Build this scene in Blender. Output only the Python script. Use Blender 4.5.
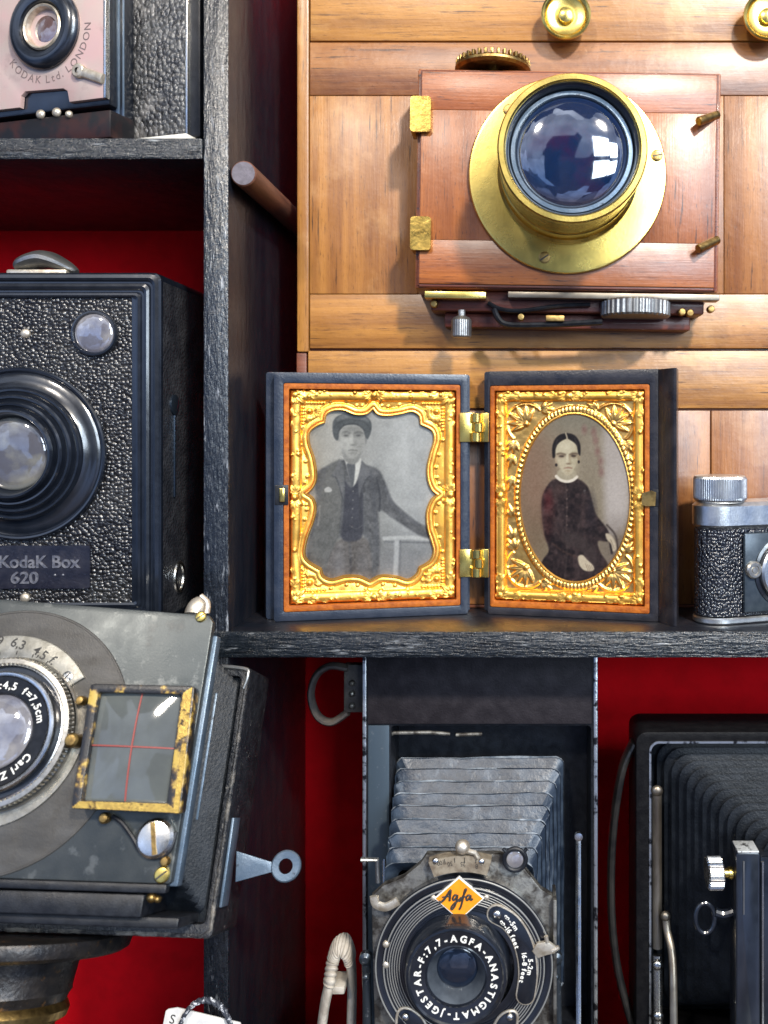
import bpy, bmesh, math, random
import numpy as np
from mathutils import Vector, Matrix

for _o in list(bpy.data.objects):
    bpy.data.objects.remove(_o)
SC = bpy.context.scene
COL = SC.collection
S = 0.0004            # metres per drawing unit (0.4 mm)
D = 900.0             # camera distance from the shelf's front edge
VX, VY = 520.0, 430.0 # where the optical axis meets the picture

# ---------------------------------------------------------------- camera
cam_d = bpy.data.cameras.new("camera")
cam = bpy.data.objects.new("camera", cam_d)
COL.objects.link(cam)
cam.location = (0, -D * S, 0)
cam.rotation_euler = (math.pi / 2, 0, 0)
cam_d.sensor_fit = 'AUTO'
cam_d.sensor_width = 36.0
cam_d.lens = 36.0 * D / 1024.0
cam_d.shift_x = (384 - VX) / 1024.0
cam_d.shift_y = (VY - 512) / 1024.0
cam_d.clip_start = 0.01
cam_d.clip_end = 50
cam_d.dof.use_dof = True
cam_d.dof.focus_distance = 0.362
cam_d.dof.aperture_fstop = 11.0
SC.camera = cam
SC.render.engine = 'CYCLES'
SC.render.resolution_x, SC.render.resolution_y = 768, 1024
SC.cycles.use_denoising = True
SC.cycles.max_bounces = 8
SC.view_settings.view_transform = 'Standard'
SC.view_settings.look = 'None'
SC.view_settings.exposure = 0.04
SC.view_settings.gamma = 1.0

# ---------------------------------------------------------------- world: dim cool room with brighter ceiling
W = bpy.data.worlds.new("World")
SC.world = W
W.use_nodes = True
wn, wl = W.node_tree.nodes, W.node_tree.links
wn.clear()
w_out = wn.new("ShaderNodeOutputWorld")
w_bg = wn.new("ShaderNodeBackground")
w_tc = wn.new("ShaderNodeTexCoord")
w_sep = wn.new("ShaderNodeSeparateXYZ")
wl.new(w_tc.outputs['Generated'], w_sep.inputs[0])
w_r = wn.new("ShaderNodeValToRGB")
w_mr = wn.new("ShaderNodeMapRange")
w_mr.inputs[1].default_value = -1
w_mr.inputs[2].default_value = 1
wl.new(w_sep.outputs['Z'], w_mr.inputs[0])
wl.new(w_mr.outputs[0], w_r.inputs[0])
cr = w_r.color_ramp
cr.elements[0].position = 0.2
cr.elements[0].color = (0.22, 0.17, 0.14, 1)
cr.elements[1].position = 0.8
cr.elements[1].color = (0.85, 0.95, 1.15, 1)
e = cr.elements.new(0.48); e.color = (0.22, 0.38, 0.78, 1)
w_v = wn.new("ShaderNodeTexVoronoi")
w_v.distance = 'CHEBYCHEV'
w_v.inputs['Scale'].default_value = 3.2
wl.new(w_tc.outputs['Generated'], w_v.inputs['Vector'])
w_m2 = wn.new("ShaderNodeSeparateColor")
wl.new(w_v.outputs['Color'], w_m2.inputs[0])
w_p = wn.new("ShaderNodeMath"); w_p.operation = 'POWER'
wl.new(w_m2.outputs[0], w_p.inputs[0]); w_p.inputs[1].default_value = 3.6
w_ma = wn.new("ShaderNodeMath"); w_ma.operation = 'MULTIPLY_ADD'
wl.new(w_p.outputs[0], w_ma.inputs[0]); w_ma.inputs[1].default_value = 5.0; w_ma.inputs[2].default_value = 0.16
w_n = wn.new("ShaderNodeTexNoise"); w_n.inputs['Scale'].default_value = 7.0; w_n.inputs['Detail'].default_value = 5
wl.new(w_tc.outputs['Generated'], w_n.inputs['Vector'])
w_nm = wn.new("ShaderNodeMapRange"); w_nm.inputs[1].default_value = .38; w_nm.inputs[2].default_value = .62; w_nm.inputs[3].default_value = .75; w_nm.inputs[4].default_value = 1.25
wl.new(w_n.outputs['Fac'], w_nm.inputs[0])
w_mm = wn.new("ShaderNodeMath"); w_mm.operation = 'MULTIPLY'
wl.new(w_ma.outputs[0], w_mm.inputs[0]); wl.new(w_nm.outputs[0], w_mm.inputs[1])
w_mx = wn.new("ShaderNodeVectorMath"); w_mx.operation = 'SCALE'
wl.new(w_r.outputs[0], w_mx.inputs[0]); wl.new(w_mm.outputs[0], w_mx.inputs['Scale'])
wl.new(w_mx.outputs[0], w_bg.inputs['Color'])
w_bg.inputs['Strength'].default_value = 0.34
wl.new(w_bg.outputs[0], w_out.inputs[0])

# ---------------------------------------------------------------- the two shop spotlights and added cool sheen lights
def area(name, loc, target, size, power, col, sy=None):
    l = bpy.data.lights.new(name, 'AREA')
    l.energy = power
    l.color = col
    l.size = size
    if sy:
        l.shape = 'RECTANGLE'; l.size_y = sy
    else:
        l.shape = 'DISK'
    o = bpy.data.objects.new(name, l)
    COL.objects.link(o)
    o.location = loc
    o.rotation_euler = (Vector(target) - Vector(loc)).to_track_quat('-Z', 'Y').to_euler()
    return o
area('ceiling_spot', (0.50, -1.05, 0.85), (0.0, 0.03, -0.02), 0.11, 27.0, (1.0, 0.91, 0.79))
area('ceiling_spot', (-0.40, -1.10, 0.85), (-0.02, 0.03, -0.05), 0.11, 9.0, (1.0, 0.91, 0.80))
# unseen cool lights added for sheen and reflections; their window panes are made up
for ix, iz, pw in ((-1, 0, 5.5), (-1, 1, 7.5), (0, 0, 7.5), (0, 1, 9.0)):
    area('cool_sheen_light', (1.12 + ix * 0.46, -1.7, 0.30 + iz * 0.44), (0.02, 0.0, 0.0), 0.38, pw, (0.74, 0.87, 1.0), 0.34)

# ---------------------------------------------------------------- colour / material helpers
def lin(r, g, b):
    f = lambda v: (v / 255 / 12.92) if v / 255 <= 0.04045 else ((v / 255 + 0.055) / 1.055) ** 2.4
    return (f(r), f(g), f(b))

def mk(name, col, rough=0.5, metal=0.0, col2=None, cs=0.05, cr=(0.4, 0.65), stretch=(1, 1, 1), cdet=5,
       r2=None, rs=0.04, patches=(), bump=(), spec=0.5, coat=0.0, attr=None, trans=0.0, ior=1.5, attrcol=None):
    m = bpy.data.materials.new(name)
    m.use_nodes = True
    nt = m.node_tree; N, L = nt.nodes, nt.links
    b = N['Principled BSDF']
    tc = N.new('ShaderNodeTexCoord')
    sc = N.new('ShaderNodeVectorMath'); sc.operation = 'SCALE'; sc.inputs['Scale'].default_value = 1 / S
    L.new(tc.outputs['Object'], sc.inputs[0])
    co = sc.outputs[0]
    rnd = None
    if attr:
        a = N.new('ShaderNodeAttribute'); a.attribute_name = attr
        sep = N.new('ShaderNodeSeparateColor'); L.new(a.outputs['Color'], sep.inputs[0])
        rnd = sep.outputs[0]
        ad = N.new('ShaderNodeVectorMath'); ad.operation = 'MULTIPLY_ADD'
        L.new(a.outputs['Color'], ad.inputs[0]); ad.inputs[1].default_value = (700, 700, 700)
        L.new(co, ad.inputs[2]); co = ad.outputs[0]
    def stretched(st):
        if tuple(st) == (1, 1, 1):
            return co
        v = N.new('ShaderNodeVectorMath'); v.operation = 'MULTIPLY'
        L.new(co, v.inputs[0]); v.inputs[1].default_value = st
        return v.outputs[0]
    def noise(scale, st=(1, 1, 1), det=5, rough_=0.55):
        n = N.new('ShaderNodeTexNoise'); n.inputs['Scale'].default_value = scale
        n.inputs['Detail'].default_value = det; n.inputs['Roughness'].default_value = rough_
        L.new(stretched(st), n.inputs['Vector'])
        return n.outputs['Fac']
    def mr(x, lo, hi, a=0.0, c=1.0):
        r = N.new('ShaderNodeMapRange'); L.new(x, r.inputs[0])
        r.inputs[1].default_value = lo; r.inputs[2].default_value = hi
        r.inputs[3].default_value = a; r.inputs[4].default_value = c
        return r.outputs[0]
    def mix(f, a, c):
        x = N.new('ShaderNodeMix'); x.data_type = 'RGBA'
        L.new(f, x.inputs[0])
        for s_, v in ((6, a), (7, c)):
            if isinstance(v, tuple): x.inputs[s_].default_value = (*v[:3], 1)
            else: L.new(v, x.inputs[s_])
        return x.outputs[2]
    cur = tuple(col)
    if attrcol:
        a2 = N.new('ShaderNodeAttribute'); a2.attribute_name = attrcol
        cur = a2.outputs['Color']
    if col2 is not None:
        cur = mix(mr(noise(cs, stretch, cdet), *cr), cur, tuple(col2))
    for p in patches:
        pc, ps, lo, hi = p[:4]
        st = p[4] if len(p) > 4 else (1, 1, 1)
        cur = mix(mr(noise(ps, st, 6, 0.65), lo, hi), cur, tuple(pc))
    if rnd is not None:
        h = N.new('ShaderNodeHueSaturation')
        L.new(mr(rnd, 0, 1, 0.78, 1.18), h.inputs['Value'])
        L.new(mr(rnd, 0, 1, 0.492, 0.507), h.inputs['Hue'])
        if isinstance(cur, tuple): h.inputs['Color'].default_value = (*cur, 1)
        else: L.new(cur, h.inputs['Color'])
        cur = h.outputs[0]
    if isinstance(cur, tuple): b.inputs['Base Color'].default_value = (*cur[:3], 1)
    else: L.new(cur, b.inputs['Base Color'])
    b.inputs['Metallic'].default_value = metal
    if r2 is not None:
        L.new(mr(noise(rs, (1, 1, 1), 6, 0.6), 0.35, 0.68, rough, r2), b.inputs['Roughness'])
    else:
        b.inputs['Roughness'].default_value = rough
    b.inputs['Specular IOR Level'].default_value = spec
    b.inputs['IOR'].default_value = ior
    if coat:
        b.inputs['Coat Weight'].default_value = coat; b.inputs['Coat Roughness'].default_value = 0.33 if coat == 0.6 else 0.06
    if trans:
        b.inputs['Transmission Weight'].default_value = trans
    prev = None
    for kind, scale, hgt, *rest in bump:
        st = rest[0] if rest else (1, 1, 1)
        if kind == 'noise':
            hh = noise(scale, st, 4, 0.6)
        else:
            v = N.new('ShaderNodeTexVoronoi'); v.inputs['Scale'].default_value = scale
            v.feature = 'SMOOTH_F1' if kind == 'pebble' else 'F1'
            if kind == 'pebble': v.inputs['Smoothness'].default_value = 0.12
            L.new(stretched(st), v.inputs['Vector'])
            v.inputs['Randomness'].default_value = 0.8
            pw = N.new('ShaderNodeMath'); pw.operation = 'POWER'; pw.inputs[1].default_value = 1.8
            L.new(v.outputs['Distance'], pw.inputs[0])
            hh = mr(pw.outputs[0], 0, 0.75, 1, 0)
        bp = N.new('ShaderNodeBump'); bp.inputs['Distance'].default_value = hgt * S
        bp.inputs['Strength'].default_value = 1.0
        L.new(hh, bp.inputs['Height'])
        if prev is not None: L.new(prev, bp.inputs['Normal'])
        prev = bp.outputs[0]
    if prev is not None: L.new(prev, b.inputs['Normal'])
    return m

H_, V_ = (0.045, 1, 1), (1, 1, 0.045)
def wood(name, c, c2, dark, pale, st, rough=0.36, r2=0.5, attr='rnd', coat=0.6):
    return mk(name, c, rough, col2=c2, cs=0.07, cr=(0.35, 0.66), stretch=st, r2=r2, rs=0.03, attr=attr,
              patches=((tuple(v * .8 for v in dark), 0.8, 0.60, 0.70, (st[0] if st[0] == 1 else .14, 1, st[2] if st[2] == 1 else .14)), (dark, 0.5, 0.57, 0.76, (st[0] if st[0] == 1 else .06, 1, st[2] if st[2] == 1 else .06)),
                       (pale, 0.012, 0.56, 0.8),
                       (tuple(v * 0.35 for v in dark), 0.30, 0.60, 0.67, st),
                       (tuple(v * 1.1 for v in dark), 0.013, 0.52, 0.80, (st[0] ** .35, 1, st[2] ** .35))),
              bump=(('noise', 0.5, 0.35, st), ('noise', 0.02, 1.6)), spec=0.5, coat=coat)

MAT = {}
MAT['honeyH'] = wood('honey wood across', (.40, .168, .030), (.21, .074, .013), (.10, .034, .008), (.50, .26, .09), H_)
MAT['honeyV'] = wood('honey wood upright', (.42, .182, .035), (.235, .087, .016), (.10, .034, .008), (.50, .27, .10), V_)
MAT['mahogH'] = wood('mahogany across', (.37, .112, .017), (.24, .064, .010), (.08, .02, .008), (.40, .15, .045), H_, 0.33, 0.46)
MAT['mahogV'] = wood('mahogany upright', (.35, .110, .020), (.23, .066, .012), (.08, .022, .009), (.40, .16, .05), V_, 0.33, 0.46)
MAT['mahogD'] = wood('mahogany edge', (.16, .04, .016), (.10, .022, .01), (.03, .01, .006), (.2, .06, .025), H_, 0.42, 0.55, coat=0.1)
MAT['blackwood'] = mk('black painted timber', (.005, .007, .011), .2, col2=(.012, .015, .021), cs=.2, r2=.38, rs=.3,
                      patches=(((.28, .30, .33), .22, .59, .70, (1, 1, .16)), ((.003, .003, .004), .12, .54, .66, (1, 1, .08))),  # pale streaks paint the sparkle of light on gloss into the colour
                      bump=(('noise', .12, 2.6, (1, 1, .12)), ('noise', .35, 1.6, (1, 1, .25))), spec=.8)
MAT['blackside'] = mk('satin black paint', (.005, .007, .012), .30, col2=(.012, .012, .016), cs=.05, stretch=(1, 1, .2), r2=.42, spec=.6,
                      patches=(((.05, .045, .04), .5, .70, .8),), bump=(('noise', .05, 1.6, (1, 1, .3)), ('noise', .5, .35)))
MAT['blackboard'] = mk('black painted shelf edge', (.005, .008, .012), .2, col2=(.012, .016, .022), cs=.2, r2=.38, rs=.3,
                      patches=(((.22, .235, .25), .26, .60, .71, (.12, 1, 1)), ((.003, .003, .004), .10, .56, .68, (.1, 1, 1))),  # pale streaks stand for glints along the glossy edge
                      bump=(('noise', .16, 2.6, (.08, 1, 1)), ('noise', .4, 1.6, (.2, 1, 1))), spec=.75)
MAT['red'] = mk('red backing card', (.74, .002, .008), .8, col2=(.64, .002, .007), cs=.03, spec=.12,
                patches=(((.50, .002, .005), .012, .55, .75), ((.40, .01, .012), .6, .70, .8)), bump=(('noise', .5, .35), ('noise', .12, .5)))
MAT['peg'] = mk('turned wooden peg', (.15, .06, .035), .5, col2=(.09, .035, .022), cs=.2, stretch=(1, .08, 1), bump=(('noise', .4, .4),))
MAT['brass'] = mk('lacquered brass', (.80, .60, .17), .22, 1.0, col2=(.72, .51, .13), cs=.015, r2=.31, rs=.02,
                  patches=(((.42, .28, .07), .4, .71, .84),), bump=(('noise', .3, .06),))
MAT['brassdk'] = mk('tarnished brass', (.42, .28, .10), .32, 1.0, col2=(.20, .13, .05), cs=.15, r2=.5, bump=(('noise', .4, .2),))
MAT['gold'] = mk('embossed gilt foil', (1.0, .57, .115), .33, .92, col2=(.95, .47, .075), cs=.04, r2=.44, rs=.1,
                  patches=(((.50, .19, .025), .10, .67, .80),), bump=(('noise', .5, .1),))
MAT['goldsm'] = mk('smooth gilt foil', (1.0, .56, .13), .34, .92, col2=(.90, .44, .07), cs=.1, bump=(('noise', .25, .2),))
MAT['velvet'] = mk('orange brown edging', (.42, .115, .011), .6, col2=(.26, .06, .006), cs=.14, bump=(('noise', .5, .7),), spec=.3)
MAT['union'] = mk('blue black moulded case', (.012, .019, .036), .26, col2=(.024, .031, .05), cs=.05, r2=.4, rs=.07,
                  patches=(((.12, .11, .11), .4, .71, .78),), bump=(('noise', .35, .3),), coat=.25)
MAT['union2'] = mk('black moulded case', (.010, .010, .014), .26, col2=(.024, .022, .026), cs=.05, r2=.42, rs=.07,
                  patches=(((.14, .12, .10), .4, .70, .77),), bump=(('noise', .35, .35),), coat=.25)
MAT['photo'] = mk('tintype print', (.2, .2, .2), .42, attrcol='paint', patches=(((.30, .30, .29), .5, .72, .84), ((.05, .045, .04), .7, .72, .8), ((.30, .29, .275), .02, .64, .98)), spec=.22, r2=.5)
MAT['black'] = mk('black enamel', (.005, .007, .012), .10, col2=(.009, .012, .019), cs=.05, r2=.22, rs=.1,
                  patches=(((.10, .10, .10), .45, .72, .8),), spec=.7, coat=.6)
MAT['blackmt'] = mk('matt black metal', (.006, .007, .010), .34, col2=(.014, .016, .021), cs=.1, r2=.5, spec=.35,
                    patches=(((.12, .11, .10), .4, .70, .8),), bump=(('noise', .6, .2),))
MAT['leather'] = mk('pebbled black leather', (.008, .008, .010), .27, col2=(.024, .024, .025), cs=.02, spec=.75,
                    patches=(((.10, .10, .10), .05, .68, .8),), bump=(('pebble', .27, 1.7), ('noise', .6, .15)))
MAT['leatherfine'] = mk('coarse grained leather', (.009, .010, .013), .2, col2=(.024, .024, .026), cs=.1, spec=.85,
                    bump=(('pebble', .22, 2.4, (1, 1, .8)), ('noise', .35, 1.2)))
MAT['leathersm'] = mk('smooth black leather', (.014, .012, .015), .55, col2=(.024, .021, .025), cs=.06, spec=.2, bump=(('noise', .5, .5), ('noise', .12, .5)))
MAT['bellows'] = mk('dusty bellows leather', (.016, .025, .042), .36, col2=(.045, .064, .094), cs=.05, cr=(.42, .68), spec=.5,
                    patches=(((.17, .205, .25), .05, .58, .78, (1, 1, .3)), ((.010, .015, .025), .09, .60, .72, (1, 1, .15))), bump=(('noise', .06, 1.2), ('noise', .7, .12)))  # pale patches paint in lit areas as well as dust
MAT['ridge'] = mk('bellows fold highlight', (.30, .34, .39), .38, col2=(.09, .115, .15), cs=.07, patches=(((.45, .48, .52), .2, .6, .74),), bump=(('noise', .5, .5),))  # pale colour paints a highlight line along each fold ridge
MAT['bellowsdk'] = mk('black bellows leather', (.003, .0045, .007), .42, col2=(.010, .013, .018), cs=.05, spec=.28, bump=(('noise', .4, .5),))
MAT['chrome'] = mk('nickel plate', (.80, .78, .73), .18, 1.0, col2=(.66, .63, .58), cs=.1, r2=.32, rs=.1, bump=(('noise', .4, .08),))
MAT['cream'] = mk('aged nickel', (.66, .60, .50), .34, .75, col2=(.45, .38, .29), cs=.12, r2=.5, bump=(('noise', .4, .3),))
MAT['steel'] = mk('grey steel', (.34, .34, .33), .34, .9, col2=(.22, .22, .22), cs=.08, r2=.5, bump=(('noise', .4, .2),))
MAT['bluesteel'] = mk('blue grey painted metal', (.10, .145, .20), .3, .5, col2=(.15, .195, .25), cs=.06, r2=.45, patches=(((.02, .025, .035), .12, .6, .72),), bump=(('noise', .4, .2),))
MAT['plate'] = mk('worn grey lens board', (.056, .064, .066), .3, .55, col2=(.078, .085, .085), cs=.02, r2=.44, rs=.04,
                  patches=(((.135, .143, .14), .05, .565, .64), ((.03, .03, .03), .025, .58, .72), ((.20, .20, .185), .45, .70, .77), ((.018, .018, .016), .6, .70, .77)),
                  bump=(('noise', .5, .12),))
MAT['platedk'] = mk('brown grey lens disc', (.075, .070, .062), .3, .55, col2=(.105, .10, .092), cs=.02, r2=.44, rs=.06, stretch=(1, 1, 3),
                  patches=(((.22, .21, .19), .5, .68, .76), ((.02, .018, .016), .5, .69, .76), ((.045, .04, .034), .03, .58, .74)), bump=(('noise', .6, .15),))
MAT['scale'] = mk('engraved scale plate', (.33, .32, .285), .36, .7, col2=(.22, .21, .18), cs=.1, r2=.5, patches=(((.10, .09, .075), .4, .68, .78),), bump=(('noise', .5, .15),))
MAT['worn'] = mk('worn black over brass', (.012, .012, .014), .36, 0.0, patches=(((.16, .095, .03), .055, .50, .56), ((.44, .30, .06), .055, .545, .60), ((.2, .12, .03), .4, .68, .75)), bump=(('noise', .4, .25),), spec=.6)
MAT['brassworn'] = mk('bare brass with paint flecks', (.50, .345, .085), .38, .65, col2=(.36, .235, .06), cs=.12, patches=(((.16, .10, .035), .10, .56, .62), ((.02, .02, .02), .10, .605, .66), ((.2, .12, .04), .5, .66, .74)), bump=(('noise', .4, .35),))
MAT['scuffed'] = mk('scuffed black leather', (.007, .008, .011), .3, col2=(.018, .019, .023), cs=.1, r2=.5, spec=.6,
                    patches=(((.20, .185, .165), .14, .63, .73), ((.16, .07, .03), .2, .71, .77)), bump=(('noise', .25, 1.3), ('noise', .7, .6)))
MAT['wornedge'] = mk('worn leather edge', (.016, .016, .018), .34, col2=(.16, .145, .125), cs=.06, cr=(.48, .62), r2=.5, spec=.6,
                    patches=(((.24, .22, .19), .25, .62, .72), ((.20, .09, .035), .12, .66, .74)), bump=(('noise', .3, 1.6), ('noise', .8, .6)))
MAT['tripod'] = mk('blackened brass', (.018, .017, .018), .26, .5, col2=(.04, .034, .03), cs=.06, r2=.45, rs=.1,
                   patches=(((.22, .11, .035), .09, .60, .72), ((.40, .38, .34), .3, .70, .78)), bump=(('noise', .3, .5),))
MAT['pink'] = mk('pinkish enamelled plate', (.52, .34, .32), .34, .25, col2=(.46, .38, .33), cs=.014, cr=(.4, .6), r2=.45,
                 patches=(((.26, .19, .17), .3, .68, .8), ((.34, .24, .22), .03, .56, .74)))
MAT['lens'] = mk('coated lens glass', (.004, .014, .050), .025, spec=1.0, ior=1.85, col2=(.014, .018, .045), cs=.02, coat=.8, r2=.07, rs=.12,
                patches=(((.022, .008, .04), .015, .55, .7),))
MAT['lensdark'] = mk('dark lens glass', (.003, .008, .020), .03, spec=.8, ior=1.6, coat=.6)
MAT['lenspale'] = mk('pale lens glass', (.40, .38, .37), .04, .3, col2=(.17, .17, .21), cs=.03, cr=(.38, .6), spec=.9, ior=1.8, coat=1.0)
MAT['finderglass'] = mk('grey finder glass', (.105, .115, .11), .05, .0, col2=(.075, .082, .082), cs=.02, cr=(.35, .65), spec=.5, ior=1.55, coat=.25,
                        patches=(((.24, .25, .24), .5, .71, .8),))
MAT['redline'] = mk('red hairline', (.27, .06, .05), .5)
MAT['white'] = mk('white lettering', (.78, .77, .72), .5)
MAT['ink'] = mk('dark engraved lettering', (.03, .028, .025), .5)
MAT['orange'] = mk('orange enamel', (.88, .30, .012), .35, col2=(.80, .24, .01), cs=.1, spec=.5)
MAT['paper'] = mk('grey white card', (.62, .62, .60), .7, col2=(.5, .5, .5), cs=.05)
MAT['cord'] = mk('black and white braid', (.03, .035, .05), .6, patches=(((.6, .62, .66), .22, .52, .58),), bump=(('noise', .4, .8),))
MAT['strap'] = mk('cream leather strap', (.46, .42, .36), .5, col2=(.33, .29, .24), cs=.08, bump=(('noise', .3, .7),))
MAT['strapdk'] = mk('dark leather strap', (.045, .04, .038), .4, col2=(.08, .07, .06), cs=.06, bump=(('noise', .3, .6),))

# ---------------------------------------------------------------- geometry helpers (drawing units, y goes away from the camera)
def pt(px, py, Y=0.0):
    k = (D + Y) / D
    return Vector(((px - VX) * k, Y, (VY - py) * k))

def new(): return bmesh.new()

def merge(dst, src, fn=None):
    vm = {}
    for v in src.verts:
        vm[v] = dst.verts.new(fn(v.co) if fn else v.co)
    for f in src.faces:
        try:
            nf = dst.faces.new([vm[v] for v in f.verts]); nf.material_index = f.material_index
        except ValueError:
            pass
    src.free()
    return dst

def bevel_all(bm, w, seg=2, ang=0.5):
    bmesh.ops.recalc_face_normals(bm, faces=bm.faces[:])
    es = [e for e in bm.edges if len(e.link_faces) == 2 and e.calc_face_angle(0) > ang]
    if w > 0 and es:
        bmesh.ops.bevel(bm, geom=es, offset=w, segments=seg, affect='EDGES', profile=0.5, clamp_overlap=True)

def box(bm, x0, x1, y0, y1, z0, z1, bev=0.0, mi=0, fn=None, seg=2):
    t = new()
    vs = [t.verts.new((x, y, z)) for x in (x0, x1) for y in (y0, y1) for z in (z0, z1)]
    for q in ((0, 1, 3, 2), (4, 6, 7, 5), (0, 4, 5, 1), (2, 3, 7, 6), (0, 2, 6, 4), (1, 5, 7, 3)):
        t.faces.new([vs[i] for i in q])
    bevel_all(t, bev, seg)
    for f in t.faces: f.material_index = mi
    return merge(bm, t, fn)

def prism(bm, poly, y0, y1, bev=0.0, mi=0, fn=None, seg=2):
    """poly: [(x, z)] extruded from y0 to y1"""
    t = new()
    a = [t.verts.new((x, y0, z)) for x, z in poly]
    b = [t.verts.new((x, y1, z)) for x, z in poly]
    t.faces.new(a); t.faces.new(b[::-1])
    n = len(poly)
    for i in range(n):
        t.faces.new([a[i], b[i], b[(i + 1) % n], a[(i + 1) % n]])
    bmesh.ops.recalc_face_normals(t, faces=t.faces[:])
    if bev > 0:
        es = [e for e in t.edges if len(e.link_faces) == 2 and e.calc_face_angle(0) > 0.9 and abs(e.verts[0].co.y - e.verts[1].co.y) < 1e-4 and e.verts[0].co.y == y0]
        bmesh.ops.bevel(t, geom=es, offset=bev, segments=seg, affect='EDGES', profile=0.5, clamp_overlap=True)
    for f in t.faces: f.material_index = mi
    return merge(bm, t, fn)

def rrect(x0, x1, z0, z1, r, n=5):
    out = []
    for cx, cz, a0 in ((x1 - r, z1 - r, 0), (x0 + r, z1 - r, 90), (x0 + r, z0 + r, 180), (x1 - r, z0 + r, 270)):
        for i in range(n + 1):
            a = math.radians(a0 + 90 * i / n)
            out.append((cx + r * math.cos(a), cz + r * math.sin(a)))
    return out

def frame_plate(bm, outer, inner, y0, y1, mi=0, fn=None):
    """ring between two polygons with equal point counts, extruded"""
    n = len(outer)
    t = new()
    R = [[t.verts.new((x, y, z)) for x, z in p] for p, y in ((outer, y0), (outer, y1), (inner, y1), (inner, y0))]
    for i in range(n):
        j = (i + 1) % n
        for k in range(4):
            f = t.faces.new([R[k][i], R[k][j], R[(k + 1) % 4][j], R[(k + 1) % 4][i]]); f.material_index = mi
    return merge(bm, t, fn)

EX, EY, EZ = Vector((1, 0, 0)), Vector((0, 1, 0)), Vector((0, 0, 1))
def lathe(bm, o, prof, seg=64, u=EX, v=EZ, w=EY, mi=0, fn=None, rad=None):
    """prof: [(r, h)] revolved about axis w through o"""
    o = Vector(o); u, v, w = Vector(u), Vector(v), Vector(w)
    rings = []
    for r, h in prof:
        if r <= 1e-6:
            rings.append([bm.verts.new(o + w * h)])
        else:
            ring = []
            for i in range(seg):
                a = 2 * math.pi * i / seg
                rr = r * (rad(i, h) if rad else 1)
                ring.append(bm.verts.new(o + (u * math.cos(a) + v * math.sin(a)) * rr + w * h))
            rings.append(ring)
    for a, b in zip(rings, rings[1:]):
        n = max(len(a), len(b))
        if len(a) == len(b) == 1: continue
        for i in range(n):
            j = (i + 1) % n
            if len(a) == 1: f = bm.faces.new([a[0], b[i], b[j]])
            elif len(b) == 1: f = bm.faces.new([a[i], a[j], b[0]])
            else: f = bm.faces.new([a[i], a[j], b[j], b[i]])
            f.material_index = mi
    return bm

def dome(r, h, y0, n=10):
    """profile of a convex cap bulging towards -y from rim at y0"""
    return [(r * math.cos(math.pi / 2 * i / n), y0 - h * math.sin(math.pi / 2 * i / n)) for i in range(n)] + [(0, y0 - h)]

def knurl(n, d):
    return lambda i, h: 1 + (d if (i * n // 1) % 2 else -d)

def tube(bm, pts, r, seg=10, cap=True, mi=0, flat=1.0, up=None, rfn=None):
    pts = [Vector(p) for p in pts]
    rings = []
    prev = None
    for i, p in enumerate(pts):
        t = (pts[min(i + 1, len(pts) - 1)] - pts[max(i - 1, 0)]).normalized()
        if prev is None:
            ref = Vector(up) if up else (EZ if abs(t.z) < 0.9 else EX)
            n = (ref - t * ref.dot(t)).normalized()
        else:
            n = (prev - t * prev.dot(t)).normalized()
        prev = n
        b = t.cross(n)
        rr = r if not rfn else r * rfn(i / max(1, len(pts) - 1))
        rings.append([bm.verts.new(p + n * (math.cos(2 * math.pi * k / seg) * rr) + b * (math.sin(2 * math.pi * k / seg) * rr * flat)) for k in range(seg)])
    for a, c in zip(rings, rings[1:]):
        for k in range(seg):
            f = bm.faces.new([a[k], a[(k + 1) % seg], c[(k + 1) % seg], c[k]]); f.material_index = mi
    if cap:
        for ring in (rings[0], rings[-1]):
            f = bm.faces.new(ring); f.material_index = mi
    return bm

def loop_tube(bm, o, R, r, seg=48, u=EX, v=EZ, rz=None):
    o = Vector(o); w = u.cross(v)
    for ri in range(1):
        rings = []
        for i in range(seg):
            a = 2 * math.pi * i / seg
            d = u * math.cos(a) + v * math.sin(a) * ((rz or R) / R)
            rings.append([bm.verts.new(o + d * R + d.normalized() * (math.cos(2 * math.pi * k / 10) * r) + w * (math.sin(2 * math.pi * k / 10) * r)) for k in range(10)])
        for i in range(seg):
            a, c = rings[i], rings[(i + 1) % seg]
            for k in range(10):
                bm.faces.new([a[k], a[(k + 1) % 10], c[(k + 1) % 10], c[k]])
    return bm

def smooth_path(pts, n=8, closed=False):
    """Catmull-Rom through pts"""
    P = [Vector(p) for p in pts]
    m = len(P)
    out = []
    rng = range(m if closed else m - 1)
    for i in rng:
        if closed: p0, p1, p2, p3 = P[(i - 1) % m], P[i], P[(i + 1) % m], P[(i + 2) % m]
        else: p0, p1, p2, p3 = P[max(i - 1, 0)], P[i], P[i + 1], P[min(i + 2, m - 1)]
        for k in range(n):
            t = k / n
            out.append(0.5 * ((2 * p1) + (p2 - p0) * t + (2 * p0 - 5 * p1 + 4 * p2 - p3) * t * t + (3 * p1 - p0 - 3 * p2 + p3) * t ** 3))
    if not closed: out.append(P[-1])
    return out

def loft(bm, rings, mi=0, cap=False):
    R = [[bm.verts.new(p) for p in r] for r in rings]
    for a, c in zip(R, R[1:]):
        n = len(a)
        for i in range(n):
            f = bm.faces.new([a[i], a[(i + 1) % n], c[(i + 1) % n], c[i]]); f.material_index = mi
    if cap:
        bm.faces.new(R[0]); bm.faces.new(R[-1])
    return bm

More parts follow.
